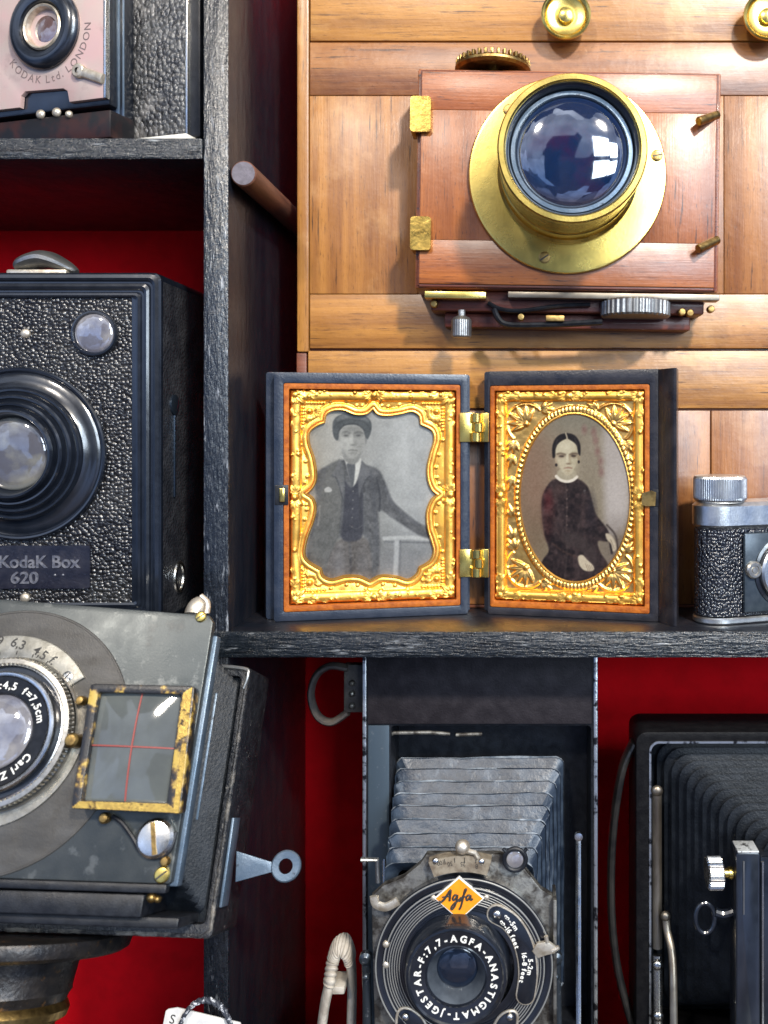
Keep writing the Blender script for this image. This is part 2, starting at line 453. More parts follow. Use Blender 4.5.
def screw(bm, o, r, h, mi=0, ang=0.6, fn=None):
    """round-headed screw facing -y with a cut slot"""
    x, y, z = o
    t = new()
    lathe(t, (0, 0, 0), [(r, 0), (r, -h * .5), (r * .85, -h * .85), (r * .5, -h), (0, -h)], 24)
    for f in t.faces: f.material_index = mi
    ca, sa = math.cos(ang), math.sin(ang)
    place = lambda p: Vector((x + p.x * ca - p.z * sa, y + p.y, z + p.x * sa + p.z * ca))
    merge(bm, t, place)
    t = new()
    box(t, -r * .82, r * .82, -h * 1.06, -h * .7, -r * .12, r * .12)
    for f in t.faces: f.material_index = mi + 1
    return merge(bm, t, place)

# ---- lettering
def glyph(body, size, ext=0.0, bold=0.0):
    cu = bpy.data.curves.new('lettering', 'FONT')
    cu.body = body; cu.size = size; cu.extrude = ext; cu.offset = bold; cu.resolution_u = 4
    cu.align_x = 'LEFT'
    ob = bpy.data.objects.new('lettering', cu)
    me = bpy.data.meshes.new_from_object(ob)
    bpy.data.objects.remove(ob); bpy.data.curves.remove(cu)
    vs = [v.co.copy() for v in me.vertices]; fs = [tuple(p.vertices) for p in me.polygons]
    bpy.data.meshes.remove(me)
    return vs, fs

def put(bm, g, fn, mi=0):
    vs, fs = g
    nv = [bm.verts.new(fn(v)) for v in vs]
    for f in fs:
        try: bm.faces.new([nv[i] for i in f]).material_index = mi
        except ValueError: pass

def text_line(bm, body, size, o, ang=0.0, ext=0.3, align='C', bold=0.0, mi=0, sx=1.0):
    g = glyph(body, size, ext, bold)
    xs = [v.x for v in g[0]]; zs = [v.y for v in g[0]]
    if not xs: return
    x0 = {'C': (min(xs) + max(xs)) / 2, 'L': min(xs), 'R': max(xs)}[align]
    zc = 0.35 * size
    ca, sa = math.cos(ang), math.sin(ang)
    def fn(v):
        u, w = (v.x - x0) * sx, v.y - zc
        return Vector((o[0] + u * ca - w * sa, o[1] - v.z, o[2] + u * sa + w * ca))
    put(bm, g, fn, mi)

def text_arc(bm, body, size, o, r, a0, ext=0.3, gap=0.18, bold=0.0, inward=False, mi=0, center=False, fill=None):
    """clockwise round o, tops outward, a0 = degrees clockwise from 12 o'clock of the first letter"""
    items = []
    tot = 0.0
    for ch in body:
        if ch == ' ':
            items.append((None, size * .34)); tot += size * .34; continue
        g = glyph(ch, size, ext, bold)
        xs = [v.x for v in g[0]]
        items.append(((g, (min(xs) + max(xs)) / 2), max(xs) - min(xs) + gap * size)); tot += max(xs) - min(xs) + gap * size
    if fill:
        extra = (math.radians(fill) * r - tot) / len(items)
        items = [(i_, w_ + extra) for i_, w_ in items]
    a = math.radians(a0)
    if center: a -= tot / r / 2
    for it, wd in items:
        am = a + wd / r / 2
        if it:
            g, xc = it
            def fn(v, am=am, xc=xc):
                u, w = v.x - xc, v.y - 0.35 * size
                if inward:
                    am = math.radians(a0) - (am - math.radians(a0)); u, w = -u, -w
                return Vector((o[0] + math.sin(am) * (r + w) + math.cos(am) * u, o[1] - v.z, o[2] + math.cos(am) * (r + w) - math.sin(am) * u))
            put(bm, g, fn, mi)
        a += wd / r

# ---- linking
class Frame:
    def __init__(self, loc, rot=None):
        self.rot = rot or Matrix.Identity(3)
        self.M = Matrix.Translation(Vector(loc)) @ self.rot.to_4x4()
        self.I = self.M.inverted()
    def q(self, px, py, c=0.0):
        """local point where the line of sight through (px, py) meets the plane y = c of this frame"""
        o = self.I @ Vector((0, -D, 0)); d = self.I.to_3x3() @ Vector((px - VX, D, VY - py))
        t = (c - o.y) / d.y
        return o + d * t

def finish(bm, name, mats, ang=0.55, smooth=True):
    bmesh.ops.recalc_face_normals(bm, faces=bm.faces[:])
    for e_ in bm.edges:
        if len(e_.link_faces) == 2 and e_.calc_face_angle(0) > ang: e_.smooth = False
    for f in bm.faces: f.smooth = smooth
    for v in bm.verts: v.co *= S
    me = bpy.data.meshes.new(name)
    bm.to_mesh(me); bm.free()
    for m in (mats if isinstance(mats, (list, tuple)) else [mats]):
        me.materials.append(MAT[m])
    return me

class Thing(Frame):
    def __init__(self, name, label, cat, loc, rot=None, group=None):
        super().__init__(loc, rot)
        e_ = bpy.data.objects.new(name, None)
        e_.empty_display_size = 0.01
        COL.objects.link(e_)
        e_.location = Vector(loc) * S
        e_.rotation_euler = self.rot.to_euler()
        e_['label'] = label; e_['category'] = cat
        if group: e_['group'] = group
        self.e = e_
    def part(self, name, bm, mats, parent=None, frame=None, label=None, ang=0.55, smooth=True):
        if frame is not None:
            X = self.I @ frame.M
            for v in bm.verts: v.co = X @ v.co
        me = finish(bm, name, mats, ang, smooth)
        o = bpy.data.objects.new(name, me)
        COL.objects.link(o)
        o.parent = parent or self.e
        if label: o['label'] = label
        return o

def rotz(deg): return Matrix.Rotation(math.radians(deg), 3, 'Z')
def rotx(deg): return Matrix.Rotation(math.radians(deg), 3, 'X')
def roty(deg): return Matrix.Rotation(math.radians(deg), 3, 'Y')

BACK = 328.0      # depth of the red backing
SHELF_Z = -201.0  # top of the middle shelf
FLOOR_Z = -840.0  # top of the lowest shelf
RISER_Z = -690.0  # top of the low riser the lower cameras stand on
MAT['leatherlit'] = mk('lit grained leather', (.030, .030, .032), .24, col2=(.075, .075, .075), cs=.05, spec=1.0,  # grey tone and pale patches stand for light falling on the leather
                    patches=(((.20, .19, .18), .03, .52, .70),), bump=(('pebble', .22, 2.0, (1, 1, .8)), ('noise', .35, 1.2)))
MAT['sideleather'] = mk('worn side leather', (.014, .015, .019), .36, col2=(.032, .033, .038), cs=.04, spec=.6, bump=(('pebble', .3, 1.0), ('noise', .08, 1.0)))
MAT['leathermini'] = mk('fine grained blue black leather', (.007, .009, .015), .18, col2=(.018, .02, .027), cs=.1, spec=.9,
                    bump=(('pebble', .34, 1.7, (1, 1, .85)), ('noise', .4, .8)))

# ================================================================ THE DISPLAY SHELF
MAT['pegend'] = mk('grey end grain', (.14, .125, .15), .6, col2=(.09, .08, .095), cs=.15, bump=(('noise', .5, .4),))
def build_shelf():
    t = Thing('display_shelf', 'black painted wooden display shelf with red backing that holds all the cameras', 'shelf', (0, 0, FLOOR_Z - 26))
    def b(*a, bev=2.2): 
        bm = new(); o = t.I
        box(bm, *a, bev)
        bmesh.ops.recalc_face_normals(bm, faces=bm.faces[:])
        for f in bm.faces: f.material_index = 0 if f.normal.y < -.3 else 1
        for v in bm.verts: v.co = o @ v.co
        return bm
    ux0, ux1 = 203 - VX, 228.5 - VX
    t.part('upright', b(ux0, ux1, 0, BACK - 3, FLOOR_Z - 20, 640), ['blackwood', 'blackside'])
    zt, zb = VY - 138, VY - 159.5
    t.part('shelf_board', b(-900, ux0 - .3, -1, BACK - 3, zb, zt), ['blackboard', 'blackside'])
    t.part('shelf_board', b(212 - VX, 620, -3, -0.2, SHELF_Z - 26, SHELF_Z, bev=1.2), ['blackboard', 'blackside'])
    t.part('shelf_board', b(ux1 + .3, 620, 0.1, BACK - 3, SHELF_Z - 25.7, SHELF_Z - .2, bev=.5), ['blackboard', 'blackside'])
    t.part('shelf_board', b(-900, ux0 - .3, -1, BACK - 3, SHELF_Z - 25, SHELF_Z), ['blackboard', 'blackside'])
    t.part('shelf_board', b(-900, 620, -230, BACK + 8, FLOOR_Z - 26, FLOOR_Z), ['blackboard', 'blackside'], label='lowest board of the black shelf')
    t.part('riser', b(-248, 520, -190, 145, FLOOR_Z + .2, RISER_Z, bev=1), ['blackboard', 'blackside'], label='low black block under the lower cameras')
    t.part('back_panel', b(-900, 620, BACK, BACK + 8, FLOOR_Z + .2, 640, bev=0), ['red', 'red'], label='red back of the shelf')
    bm = new()
    c = pt(243.5, 173.5, 2)
    lathe(bm, t.I @ Vector((c.x, 0, c.z)), [(11.6, 1.2), (12.8, 2.6), (13, 20), (13, BACK - 1)], 28, mi=0)
    lathe(bm, t.I @ Vector((c.x, 0, c.z)), [(0, 1), (11.6, 1.2)], 28, mi=1)
    t.part('peg', bm, ['peg', 'pegend'], label='round brown wooden peg in the shelf')
build_shelf()

# ================================================================ HONEY WOOD PANEL WITH BRASS KNOBS
PY = 116.0
def build_panel():
    t = Thing('wooden_backboard', 'honey coloured planked wooden backboard with two brass knobs, standing behind the photograph case', 'backboard', (0, PY, SHELF_Z))
    rng = random.Random(5)
    bm = new()
    col = bm.loops.layers.color.new('rnd')
    def plank(px0, px1, py0, py1, mi, y=0.0, gap=0.5):
        a, c = t.q(px0, py1), t.q(px1, py0)
        n0 = len(bm.faces)
        box(bm, a.x + gap, c.x - gap, y, 26, a.z + gap, c.z - gap, 0.9, mi)
        bm.faces.ensure_lookup_table()
        r = (rng.random(), rng.random(), rng.random(), 1)
        for f in bm.faces[n0:]:
            for l in f.loops: l[col] = r
    R = 1010
    plank(309.5, R, -250, -60, 0); plank(309.5, R, -60, 41.5, 0, gap=.9)
    plank(309.5, R, 42, 95.5, 0, gap=.35)
    xs = [309.5, 418, 520, 622, 724, 838, R]
    for a, c in zip(xs, xs[1:]): plank(a, c, 95.5, 294, 1, gap=.22)
    plank(309.5, R, 294, 348.5, 0, gap=.35)
    plank(307, R, 350, 409, 0, y=1.2, gap=.9)
    xs = [307, 405, 500, 606, 711, 800, 900, R]
    for a, c in zip(xs, xs[1:]): plank(a, c, 410, 605, 1, y=.6, gap=.7)
    zb = t.q(0, 605).z
    box(bm, t.q(309, 0).x, t.q(1000, 0).x, 8, 25, 0.2, t.q(0, -240).z, 0, 2)
    box(bm, t.q(307, 0).x, t.q(1010, 0).x, .8, 25, 0.2, zb, 0.5, 2)
    t.part('boarding', bm, ['honeyH', 'honeyV', 'mahogD'])
    bm = new(); col = bm.loops.layers.color.new('rnd')
    a, c = t.q(297, 352), t.q(309, -250)
    box(bm, a.x, c.x, -1.2, 26, a.z, c.z, 2.2, 0)
    a2, c2 = t.q(296, 605), t.q(306, 352.5)
    box(bm, a2.x, c2.x, 2, 26, 0.2, c2.z, 1.2, 1)
    for f in bm.faces:
        for l in f.loops: l[col] = (.85, .3, .2, 1)
    t.part('edge_strip', bm, ['honeyV', 'mahogD'])
    for px, py in ((566, 15.5), (768.5, 16.5)):
        bm = new()
        o = t.q(px + (px - VX) * -.022, py + 8, 0); o.y = 0
        lathe(bm, o, [(11, 0), (11, -11), (18, -14), (26, -18), (27.6, -21), (27.4, -23.4), (25.6, -24.6), (23.6, -23.6), (21.2, -20), (14, -17.4), (10, -17.6), (9.8, -20.5), (8.4, -23), (5, -24.6), (0, -25)], 56)
        t.part('knob', bm, 'brass')
build_panel()

# ================================================================ MAHOGANY CAMERA ON THE PANEL
MAT['brassclip'] = mk('handled brass clip', (.58, .39, .10), .24, 1.0, col2=(.38, .24, .06), cs=.06, r2=.4, bump=(('noise', .2, .4),))
MAT['brassgrey'] = mk('dull grey brass strip', (.32, .28, .22), .36, .8, col2=(.16, .13, .10), cs=.06, r2=.5, stretch=(.3, 1, 1))
def build_mahogany():
    yF = 56.0
    R = roty(0.85)
    o = pt(567, 292, yF)
    t = Thing('wooden_camera', 'reddish mahogany box camera with a large round brass lens, mounted on the honey wood backboard', 'camera', o, R)
    back = PY - yF - .4
    rng = random.Random(9)
    def rect(px0, py0, px1, py1, c):
        a = t.q(px0, (py0 + py1) / 2, c).x, t.q(px1, (py0 + py1) / 2, c).x
        zz = t.q((px0 + px1) / 2, py1, c).z, t.q((px0 + px1) / 2, py0, c).z
        return a[0], a[1], zz[0], zz[1]
    def lc(bm, n0, col, r):
        bm.faces.ensure_lookup_table()
        for f in bm.faces[n0:]:
            for l in f.loops: l[col] = r
    x0, x1, z0, z1 = rect(416.5, 71, 719.5, 290.5, 6)
    bm = new(); col = bm.loops.layers.color.new('rnd')
    box(bm, x0, x1, 6, back, z0, z1, 1.6); lc(bm, 0, col, (.45, .2, .7, 1))
    t.part('body', bm, ['mahogH'])
    bx0, bx1, bz0, bz1 = rect(420.5, 73, 715.5, 285.5, -1)
    bm = new(); col = bm.loops.layers.color.new('rnd')
    hz1 = t.q(567, 111.5, -1).z; hz0 = t.q(567, 241.5, -1).z
    for (a, c, d, e_, mi) in ((bx0, bx1, hz1 + .12, bz1, 0), (bx0, bx1, bz0, hz0 - .12, 0), (bx0, bx0 + 92, hz0, hz1, 1), (bx0 + 92.1, bx1 - 100, hz0, hz1, 1), (bx1 - 99.9, bx1, hz0, hz1, 1)):
        n0 = len(bm.faces)
        box(bm, a, c, -1, 5.8, d, e_, 0.5, mi)
        lc(bm, n0, col, (rng.uniform(.35, .8), rng.random(), rng.random(), 1))
    n0 = len(bm.faces)
    for (a, c, d, e_) in ((bx0 - 1.6, bx0 - .1, bz0 - 1.6, bz1 + 1.6), (bx1 + .1, bx1 + 2.6, bz0 - 3, bz1 + 1.6), (bx0, bx1, bz0 - 3, bz0 - .1), (bx0, bx1, bz1 + .1, bz1 + 1.6)):
        box(bm, a, c, .6, 5.9, d, e_, .5, 2)
    lc(bm, n0, col, (.5, .5, .5, 1))
    t.part('front_board', bm, ['mahogH', 'mahogV', 'mahogD'])
    # brass lens
    fo = t.q(567.5, 175, -5)
    fl = new()
    lathe(fl, (fo.x, 0, fo.z), [(0, -1.2), (102, -1.2), (104.4, -2.4), (104.6, -5.2), (103.4, -6.6), (101, -7), (60, -7)], 128)
    flange = t.part('lens_flange', fl, 'brass')
    for px, py, an in ((509, 110, .9), (657, 155.5, .2), (544.5, 257.5, .6)):
        bm = new(); p = t.q(px, py, -7)
        screw(bm, (p.x, -7, p.z), 6.2, 1.3, 0, an)
        t.part('screw', bm, ['brassdk', 'ink'], parent=flange)
    bar = new()
    F = -97.0
    bo = (fo.x, 0, fo.z)
    lathe(bar, bo, [(73.5, -6.9), (74.3, -9), (74, -12), (71, -15), (70.2, -20), (70.2, -34), (71, -35), (71, -38), (69.8, -39), (69.8, -62), (70.6, -64), (71, -84), (72, -87), (72, F + 2), (70.6, F), (66, F), (64.6, F + 1.2), (64, F + 3)], 128)
    barrel = t.part('lens_barrel', bar, 'brass')
    rg = new()
    lathe(rg, bo, [(64, F + 3), (62, F + 6), (60, F + 15)], 96, mi=0)
    lathe(rg, bo, [(60, F + 14.8), (59, F + 12.6), (55.4, F + 12.2), (54.6, F + 14), (54.2, F + 17)], 96, mi=1)
    t.part('inner_ring', rg, ['black', 'bluesteel'], parent=barrel)
    gl = new()
    lathe(gl, bo, dome(54.4, 11, F + 17, 14), 96)
    t.part('lens_glass', gl, 'lens', parent=barrel)
    # brass clips on the left, pins on the right
    for py0, py1 in ((97, 132.5), (217, 250.5)):
        a0, a1, d0, d1 = rect(410.5, py0, 431, py1, -3)
        bm = new()
        poly = rrect(a0, a1, d0, d1, 3.5)
        prism(bm, poly, -6.2, -1.2, 3.0, seg=4)
        box(bm, a0, a0 + 5.5, -2.5, 24, d0 + .6, d1 - .6, 1.4)
        t.part('clip', bm, 'brassclip')
    for pa, pb in (((717, 115, 3), (698.5, 121.5, -13)), ((717, 240, 3), (698, 249, -13))):
        bm = new()
        a, c = t.q(*pa), t.q(*pb)
        tube(bm, [a, a.lerp(c, .5), a.lerp(c, .97), c], 4.8, 16, rfn=lambda s_: 1 if s_ < .99 else .8)
        t.part('pin', bm, 'brassdk')
    # toothed wheel lying on top
    tw = t.q(493, 66, 30)
    bm = new()
    lathe(bm, (tw.x, 30, z1 + 8), [(0, 6), (30, 6), (39, 4.4), (41.5, 2.4), (41.5, 0), (38, -2.5), (0, -3)], 96, EX, EY, EZ)
    for i in range(36):
        a = 2 * math.pi * i / 36
        c_, s_ = math.cos(a), math.sin(a)
        tt = new(); box(tt, 35.5, 41, -1.6, 1.6, 3.5, 9.5, .6)
        merge(bm, tt, lambda p: Vector((tw.x + p.x * c_ - p.y * s_, 30 + p.x * s_ + p.y * c_, z1 + 8 + p.z)))
    lathe(bm, (tw.x, 30, z1 - 2), [(6, 0), (6, 7)], 20, EX, EY, EZ)
    lathe(bm, (tw.x - 6, 12, z1 + 12), [(0, 10), (3, 9), (4.4, 4), (4.4, 0)], 14, EX, EY, EZ)
    t.part('toothed_wheel', bm, 'brassdk')
    # base with focusing gear below
    bm = new(); col = bm.loops.layers.color.new('rnd')
    box(bm, x0 + 16, x1 - 12, 18, back, z0 - 22, z0 - .3, 2)
    box(bm, x0 + 30, x1 - 24, 32, back, z0 - 38, z0 - 22.2, 2)
    lc(bm, 0, col, (.3, .4, .1, 1))
    t.part('base_board', bm, 'mahogD')
    bm = new()
    a0, a1, d0, d1 = rect(425, 292, 486, 299, 4); box(bm, a0, a1, -1, 17.8, d0, d1, .8)
    t.part('base_plate', bm, 'brass')
    bm = new()
    a0, a1, d0, d1 = rect(508, 293.5, 719, 299.5, 4); box(bm, a0, a1, 0, 17.8, d0, d1, .8)
    t.part('base_plate', bm, 'brassgrey')
    bm = new()
    g = t.q(635, 310, 20)
    lathe(bm, (g.x, 17, g.z), [(0, 9), (35, 9), (37.5, 7), (37.5, -7), (35, -9), (0, -9)], 144, EX, EY, EZ, rad=lambda i, h: 1.0 if abs(h) > 8 else (1.0 if i % 4 < 2 else .965))
    t.part('focusing_gear', bm, 'steel', ang=.3)
    bm = new()
    s = t.q(461.5, 326, 8)
    lathe(bm, (s.x, 8, s.z), [(0, 17), (4, 17), (4, 11), (8.5, 9), (10.8, 6), (10.8, -11), (9.6, -12.6), (0, -13)], 72, EX, EY, EZ, rad=lambda i, h: 1 if i % 3 else .97)
    t.part('thumbscrew', bm, 'steel')
    bm = new()
    pts = [t.q(494, 309, 12), t.q(498, 318, 12), t.q(505, 324, 12), t.q(522, 325.5, 12), t.q(560, 324.5, 12), t.q(602, 322, 12)]
    tube(bm, smooth_path(pts, 5), 3.4, 8, flat=1.6)
    tube(bm, smooth_path([t.q(488, 303, 14), t.q(500, 309, 14), t.q(520, 311, 14), t.q(560, 306, 14), t.q(590, 305, 14)], 5), 2.6, 8, flat=1.5)
    t.part('lever_bar', bm, 'blackmt')
    bm = new(); p = t.q(555, 318.5, 6); box(bm, p.x - 10, p.x + 10, 3, 10, p.z - 3.2, p.z + 3.2, 1)
    t.part('nut', bm, 'brassdk')
    bm = new()
    for px, py in ((434, 304), (521, 317), (682, 312), (690, 313), (711, 309)):
        bm = new()
        p = t.q(px, py, 12); lathe(bm, p, [(4, 6), (4, -1), (3.2, -2.4), (0, -2.8)], 16)
        t.part('screw', bm, 'brassdk')
build_mahogany()

# ================================================================ PAINTED TINTYPES (flat prints, painted into a fine colour grid)
def pnoise(X, Z, sc, seed):
    r = np.random.RandomState(seed); n = 64
    g = r.rand(n, n)
    x = (X / sc) % n; z = (Z / sc) % n
    i = np.floor(x).astype(int); j = np.floor(z).astype(int)
    fx = x - i; fz = z - j
    fx = fx * fx * (3 - 2 * fx); fz = fz * fz * (3 - 2 * fz)
    G = lambda a, b: g[a % n, b % n]
    return (G(i, j) * (1 - fx) + G(i + 1, j) * fx) * (1 - fz) + (G(i, j + 1) * (1 - fx) + G(i + 1, j + 1) * fx) * fz

def poly_dist(X, Z, poly, closed=True):
    """signed distance (negative inside)"""
    d = np.full(X.shape, 1e9); inside = np.zeros(X.shape, bool)
    n = len(poly)
    for i in range(n if closed else n - 1):
        ax, az = poly[i][:2]; bx, bz = poly[(i + 1) % n][:2]
        ex, ez = bx - ax, bz - az
        L = ex * ex + ez * ez + 1e-9
        t_ = np.clip(((X - ax) * ex + (Z - az) * ez) / L, 0, 1)
        d = np.minimum(d, (X - ax - t_ * ex) ** 2 + (Z - az - t_ * ez) ** 2)
        if closed:
            c = (az > Z) != (bz > Z)
            inside ^= c & (X < ex * (Z - az) / (ez if abs(ez) > 1e-9 else 1e-9) + ax)
    d = np.sqrt(d)
    return np.where(inside, -d, d) if closed else d

def srgb_lin(A):
    A = np.clip(A, 0, 255) / 255
    return np.where(A <= .04045, A / 12.92, ((A + .055) / 1.055) ** 2.4)

class Canvas:
    def __init__(s, X, Z): s.X, s.Z = X, Z; s.C = np.zeros(X.shape + (3,))
    def _mix(s, a, col):
        a = a[..., None]; s.C = s.C * (1 - a) + np.array(col, float) * a
    def poly(s, pts, col, blur=2.0, al=1.0, sm=True):
        if sm: pts = [(p.x, p.y) for p in smooth_path([(x, y, 0) for x, y in pts], 5, True)]
        d = poly_dist(s.X, s.Z, pts); s._mix(np.clip(.5 - d / (2 * blur), 0, 1) * al, col)
    def line(s, pts, w, col, blur=1.5, al=1.0, sm=True):
        if sm: pts = [(p.x, p.y) for p in smooth_path([(x, y, 0) for x, y in pts], 5)]
        d = poly_dist(s.X, s.Z, pts, False) - w / 2; s._mix(np.clip(.5 - d / (2 * blur), 0, 1) * al, col)
    def blob(s, x, z, rx, rz, col, al=1.0, soft=1.0):
        d = np.sqrt(((s.X - x) / rx) ** 2 + ((s.Z - z) / rz) ** 2); s._mix(np.clip((1 + soft / 2 - d) / soft, 0, 1) * al, col)

def paint_man(X, Z):
    c = Canvas(X, Z)
    g = np.clip((Z - 200) / 540, 0, 1)
    h = np.clip((X - 180) / 410, 0, 1)
    c.C[:] = np.stack([158 - 22 * g + 4 * h] * 3, -1) + np.array([2, 0, -6]) * (1 - h[..., None]) + np.array([-4, 0, 3]) * h[..., None]
    c.C += ((pnoise(X, Z, 70, 1) - .5) * 26)[..., None]
    c.blob(520, 330, 90, 170, (176, 178, 178), .5, 1.6); c.blob(215, 330, 60, 110, (166, 162, 152), .4, 1.6)
    c.blob(480, 690, 120, 80, (118, 118, 122), .6, 1.4); c.blob(190, 560, 40, 160, (112, 110, 108), .5, 1.4)
    c.line([(430, 603), (510, 600), (590, 606)], 13, (176, 178, 178), 3)
    c.line([(432, 614), (590, 617)], 5, (104, 106, 110), 3)
    c.line([(470, 612), (467, 680), (464, 745)], 15, (162, 164, 166), 3); c.line([(482, 612), (478, 745)], 5, (100, 102, 106), 3, .8)
    c.line([(520, 625), (585, 660)], 4, (142, 144, 146), 3, .6)
    c.poly([(255, 640), (300, 600), (360, 598), (402, 640), (398, 750), (235, 750), (236, 700)], (98, 94, 92), 6)
    c.line([(318, 615), (322, 680), (318, 748)], 7, (74, 74, 78), 4, .7); c.blob(285, 690, 22, 55, (122, 122, 126), .6, 1.4); c.blob(362, 690, 20, 50, (116, 116, 120), .5, 1.4)
    c.poly([(290, 352), (252, 368), (215, 390), (208, 425), (212, 480), (199, 550), (190, 610), (182, 668), (208, 700), (236, 712), (262, 640), (292, 596), (360, 590), (385, 640), (392, 728), (410, 700), (416, 640), (414, 560), (414, 512), (470, 548), (540, 592), (585, 602), (588, 572), (545, 556), (500, 522), (456, 480), (432, 420), (412, 385), (370, 366), (345, 350)], (88, 89, 92), 4, 1, True)
    c.C += (((pnoise(X, Z, 16, 7) - .5) * 30 + (pnoise(X, Z, 7, 8) - .5) * 22) * np.clip(.5 - (c.C[..., 1] - 105) / 20, 0, 1))[..., None]
    c.blob(250, 470, 30, 70, (104, 104, 102), .5, 1.5); c.blob(400, 450, 16, 60, (72, 73, 78), .6, 1.5)
    c.poly([(300, 420), (322, 440), (355, 420), (362, 500), (360, 592), (330, 612), (292, 600), (290, 520)], (58, 59, 68), 4, .95)
    c.poly([(252, 372), (290, 356), (300, 430), (296, 520), (286, 596), (262, 640), (236, 700), (200, 690), (190, 640), (214, 540), (222, 430)], (106, 106, 102), 8, .55)
    c.poly([(288, 352), (276, 372), (262, 402), (276, 412), (296, 470), (302, 430)], (100, 101, 104), 3, .8); c.line([(264, 404), (278, 414), (298, 480)], 3, (58, 59, 64), 3, .8)
    c.poly([(352, 356), (372, 374), (386, 404), (370, 416), (352, 470), (346, 430)], (98, 99, 103), 3, .8); c.line([(386, 404), (370, 418), (352, 480), (356, 590)], 3.4, (52, 53, 58), 3, .8)
    c.line([(292, 365), (300, 430), (296, 520), (286, 600)], 4, (96, 98, 102), 3, .7); c.line([(360, 372), (372, 430), (364, 520), (368, 600)], 4, (92, 94, 98), 3, .7)
    c.line([(240, 392), (222, 470), (212, 560)], 4, (92, 92, 98), 3, .6); c.line([(214, 520), (224, 500), (218, 560)], 4, (150, 150, 150), 3, .6)
    c.line([(405, 410), (416, 470), (414, 515)], 4, (44, 46, 52), 3, .8); c.line([(430, 440), (470, 510), (540, 560)], 7, (88, 90, 96), 4, .6)
    c.line([(386, 395), (398, 500), (404, 640)], 8, (82, 84, 90), 5, .6)
    for i, z_ in enumerate((452, 480, 508, 536, 566)): c.blob(330 - i, z_, 2.6, 2.6, (104, 104, 106), .9, .8)
    c.line([(318, 560), (340, 572), (360, 560)], 2, (110, 110, 112), 2, .6)
    c.poly([(238, 446), (250, 438), (262, 446), (258, 454), (242, 455)], (172, 172, 170), 2)
    c.poly([(288, 340), (302, 350), (322, 420), (330, 436), (344, 412), (356, 356), (350, 345), (330, 360), (305, 350)], (196, 196, 192), 2.5)
    c.poly([(309, 366), (322, 362), (336, 366), (335, 400), (330, 436), (322, 430), (315, 398)], (88, 90, 94), 2.5)
    c.poly([(298, 312), (352, 312), (350, 350), (330, 366), (303, 352)], (128, 128, 126), 3)
    c.poly([(284, 262), (300, 238), (340, 236), (366, 252), (368, 285), (358, 316), (342, 341), (327, 348), (312, 340), (298, 316), (287, 290)], (158, 158, 154), 3)
    c.blob(352, 300, 16, 40, (124, 124, 122), .6, 1.4); c.blob(306, 296, 16, 26, (172, 172, 168), .6, 1.3); c.blob(320, 335, 22, 12, (132, 132, 130), .5, 1.3)
    c.blob(327, 254, 40, 12, (112, 112, 111), .6, 1.3)
    c.blob(307, 271, 13, 8, (112, 112, 110), .75, 1.3); c.blob(347, 271, 13, 8, (100, 100, 99), .75, 1.3)
    c.line([(297, 264), (308, 262), (318, 266)], 4, (92, 92, 91), 3, .75); c.line([(336, 266), (347, 262), (360, 266)], 4, (84, 84, 83), 3, .75)
    c.blob(308, 274, 6, 3, (72, 72, 72), .75, 1.1); c.blob(347, 274, 6, 3, (66, 66, 66), .75, 1.1)
    c.line([(333, 270), (335, 288), (336, 300)], 6, (118, 118, 116), 4, .7); c.line([(325, 272), (326, 298)], 5, (176, 176, 172), 3, .6)
    c.blob(330, 304, 9, 3.5, (108, 108, 106), .7, 1.2)
    c.line([(316, 321), (328, 320), (342, 322)], 3.4, (96, 95, 94), 3, .8); c.blob(329, 330, 11, 4, (126, 126, 124), .5, 1.2)
    c.blob(285, 282, 4, 12, (140, 140, 138), .7, .9); c.blob(371, 286, 4, 12, (108, 108, 108), .7, .9)
    c.blob(300, 310, 9, 14, (146, 146, 143), .5, 1.4)
    c.poly([(264, 258), (267, 226), (288, 208), (326, 201), (364, 208), (386, 228), (388, 258), (376, 286), (366, 270), (360, 250), (338, 240), (304, 241), (288, 256), (282, 288), (270, 282)], (72, 76, 79), 2.5)
    c.poly([(276, 226), (290, 209), (326, 202), (362, 208), (380, 228), (356, 224), (326, 217), (296, 222)], (108, 112, 114), 4, .85); c.line([(268, 250), (284, 232), (325, 222), (364, 230), (385, 252)], 4, (56, 59, 62), 3, .7); c.line([(284, 258), (304, 240), (340, 237), (366, 256)], 4, (50, 52, 55), 2, .8)
    c.C += ((pnoise(X, Z, 26, 5) - .5) * 14 + (pnoise(X, Z, 5, 3) - .5) * 14 + (pnoise(X, Z, 2.2, 4) - .5) * 12)[..., None]
    c.C *= np.array([1.0, 1.0, .985])
    return c.C

